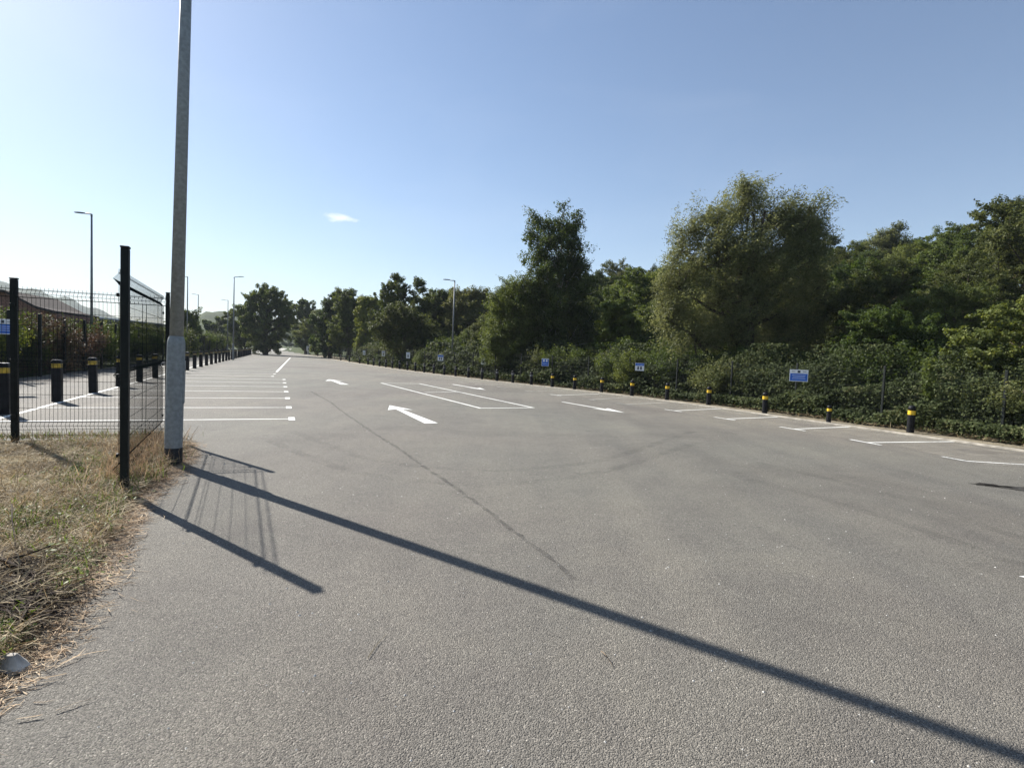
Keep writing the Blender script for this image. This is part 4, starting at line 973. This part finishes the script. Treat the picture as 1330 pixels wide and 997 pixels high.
for i in range(n_-1):
    a, b_ = np.array(fr[i]), np.array(fr[i+1]); off_ = np.array([-3, 9, 0]); e1 = np.array([.15, -.45, 0]); up = np.array([0, 0, .22])
    q.add([a+e1*1, b_+e1*1, b_+off_, a+off_, a+e1+up, b_+e1+up, b_+off_+up, a+off_+up], [(0, 3, 2, 1), (4, 5, 6, 7), (0, 1, 5, 4), (1, 2, 6, 5), (2, 3, 7, 6), (3, 0, 4, 7)])
q.build('roof', M['roof_brown'], b2)
for px in (12, 30, 47):
    p = at(px, 421, yb-.02); q = MB(); q.box((p[0], p[1]-.01, p[2]), (.9, .06, .8)); w_ = q.build('window', M['fascia'], b2); q = MB(); q.box((p[0], p[1]-.05, p[2]), (.74, .03, .64)); q.build('pane', M['glass'], w_)

# pale low wall on the outside of the road bend
wl = resample(wall_pts, 3.); wb = MB()
for a, b_ in zip(wl[:-1], wl[1:]):
    d = unit(b_-a); n = np.array([-d[1], d[0]])*.15
    wb.add([(*(a-n), -.05), (*(b_-n), -.05), (*(b_+n), -.05), (*(a+n), -.05), (*(a-n), .75), (*(b_-n), .75), (*(b_+n), .75), (*(a+n), .75)], [(4, 5, 6, 7), (0, 1, 5, 4), (2, 3, 7, 6), (1, 2, 6, 5), (3, 0, 4, 7)])
tag(wb.build('low_wall', M['wall_pale']), 'low pale concrete wall curving along the road at the far end', 'wall')

# ------------------------------------------------------------ haze
hz = MB(); hz.box((-150, 550, 110), (4600, 4600, 224)); ho = hz.build('haze', None)
m = bpy.data.materials.new('thin_air_haze'); m.use_nodes = True; nt = m.node_tree; nt.nodes.clear()
out = nt.nodes.new('ShaderNodeOutputMaterial'); pv = nt.nodes.new('ShaderNodeVolumePrincipled')
pv.inputs['Color'].default_value = (.82, .9, 1, 1); pv.inputs['Density'].default_value = .00027; pv.inputs['Anisotropy'].default_value = 0.
nt.links.new(pv.outputs[0], out.inputs['Volume']); ho.data.materials.clear(); ho.data.materials.append(m); tag(ho, kind='stuff')
ho.location = (0, 0, 0)

# ------------------------------------------------------------ sky, sun, camera
SUN_AZ, SUN_EL = math.atan2(-.80, .60), R(36.5)          # azimuth from +Y towards +X
wd = bpy.data.worlds.new('World'); scn.world = wd; wd.use_nodes = True; nt = wd.node_tree; L = nt.links.new
bg = nt.nodes['Background']; sk = nt.nodes.new('ShaderNodeTexSky'); sk.sky_type = 'NISHITA'; sk.sun_disc = False
sk.sun_elevation = SUN_EL; sk.sun_rotation = SUN_AZ; sk.air_density = 1.; sk.dust_density = .42; sk.ozone_density = 2.6; sk.altitude = 30
cd_ = unit(ray(441, 283)); cu = unit(np.cross(cd_, [0, 0, 1])); cw = np.cross(cu, cd_)
tc = nt.nodes.new('ShaderNodeTexCoord')
def dotn(v):
    n = nt.nodes.new('ShaderNodeVectorMath'); n.operation = 'DOT_PRODUCT'; L(tc.outputs['Generated'], n.inputs[0]); n.inputs[1].default_value = tuple(v); return n.outputs['Value']
def mth(op, a, b=None, c=None):
    n = nt.nodes.new('ShaderNodeMath'); n.operation = op
    for i, v in enumerate((a, b, c)):
        if v is None: continue
        if isinstance(v, (int, float)): n.inputs[i].default_value = v
        else: L(v, n.inputs[i])
    return n.outputs[0]
du = mth('MULTIPLY', dotn(cu), 1/.031); dw = mth('MULTIPLY', dotn(cw), 1/.0075)
rr = mth('SQRT', mth('ADD', mth('MULTIPLY', du, du), mth('MULTIPLY', dw, dw)))
ns = nt.nodes.new('ShaderNodeTexNoise'); ns.inputs['Scale'].default_value = 55; ns.inputs['Detail'].default_value = 6; ns.inputs['Roughness'].default_value = .65
mpn = nt.nodes.new('ShaderNodeMapping'); mpn.inputs['Scale'].default_value = (1, 1, 2.6); L(tc.outputs['Generated'], mpn.inputs[0]); L(mpn.outputs[0], ns.inputs['Vector'])
mk_ = mth('SUBTRACT', mth('ADD', mth('MULTIPLY', ns.outputs['Fac'], 1.9), -.25), rr)
fwd = mth('GREATER_THAN', dotn(cd_), 0.)
cl_ = nt.nodes.new('ShaderNodeMapRange'); L(mk_, cl_.inputs[0]); cl_.inputs[1].default_value = -.3; cl_.inputs[2].default_value = .45; cl_.inputs[4].default_value = .8
n2_ = nt.nodes.new('ShaderNodeTexNoise'); n2_.inputs['Scale'].default_value = 2.2; n2_.inputs['Detail'].default_value = 5; n2_.inputs['Distortion'].default_value = .5
mp2 = nt.nodes.new('ShaderNodeMapping'); mp2.inputs['Scale'].default_value = (1, 1, 3.2); L(tc.outputs['Generated'], mp2.inputs[0]); L(mp2.outputs[0], n2_.inputs['Vector'])
veil = nt.nodes.new('ShaderNodeMapRange'); L(n2_.outputs['Fac'], veil.inputs[0]); veil.inputs[1].default_value = .5; veil.inputs[2].default_value = .8; veil.inputs[4].default_value = .06
fac = mth('MAXIMUM', mth('MULTIPLY', cl_.outputs[0], fwd), veil.outputs[0])
mx = nt.nodes.new('ShaderNodeMix'); mx.data_type = 'RGBA'; L(fac, mx.inputs[0]); L(sk.outputs[0], mx.inputs[6]); mx.inputs[7].default_value = (8.6, 8.9, 9.4, 1)
L(mx.outputs[2], bg.inputs['Color']); bg.inputs['Strength'].default_value = .065

sl = bpy.data.lights.new('sun', 'SUN'); sl.energy = 5; sl.angle = R(.5); sl.color = (1, .955, .88)
so = bpy.data.objects.new('sun', sl); COL.objects.link(so)
ce = math.cos(SUN_EL); dirn = Vector((-math.sin(SUN_AZ)*ce, -math.cos(SUN_AZ)*ce, -math.sin(SUN_EL)))
so.rotation_euler = dirn.to_track_quat('-Z', 'Y').to_euler(); so.location = (-20, 15, 30)

cam = bpy.data.cameras.new('camera'); co = bpy.data.objects.new('camera', cam); COL.objects.link(co); scn.camera = co
cam.sensor_fit = 'HORIZONTAL'; cam.sensor_width = 36; cam.lens = 36*F/W; cam.clip_start = .05; cam.clip_end = 8000
cp_, sp_ = math.cos(PITCH), math.sin(PITCH)
fwdv = Vector((0, cp_, -sp_)); upv = Vector((0, sp_, cp_)); rt = Vector((1, 0, 0)); c_, s_ = math.cos(ROLL), math.sin(ROLL)
# picture x axis and y axis in world space
xr = rt*c_+upv*s_; yu = upv*c_-rt*s_
mw = Matrix((xr, yu, -fwdv)).transposed().to_4x4(); mw.translation = (0, 0, EYE); co.matrix_world = mw

scn.view_settings.view_transform = 'Standard'; scn.view_settings.look = 'None'; scn.view_settings.gamma = 1
scn.view_settings.exposure = 1.12
scn.cycles.max_bounces = 6; scn.cycles.transparent_max_bounces = 8; scn.cycles.volume_bounces = 0
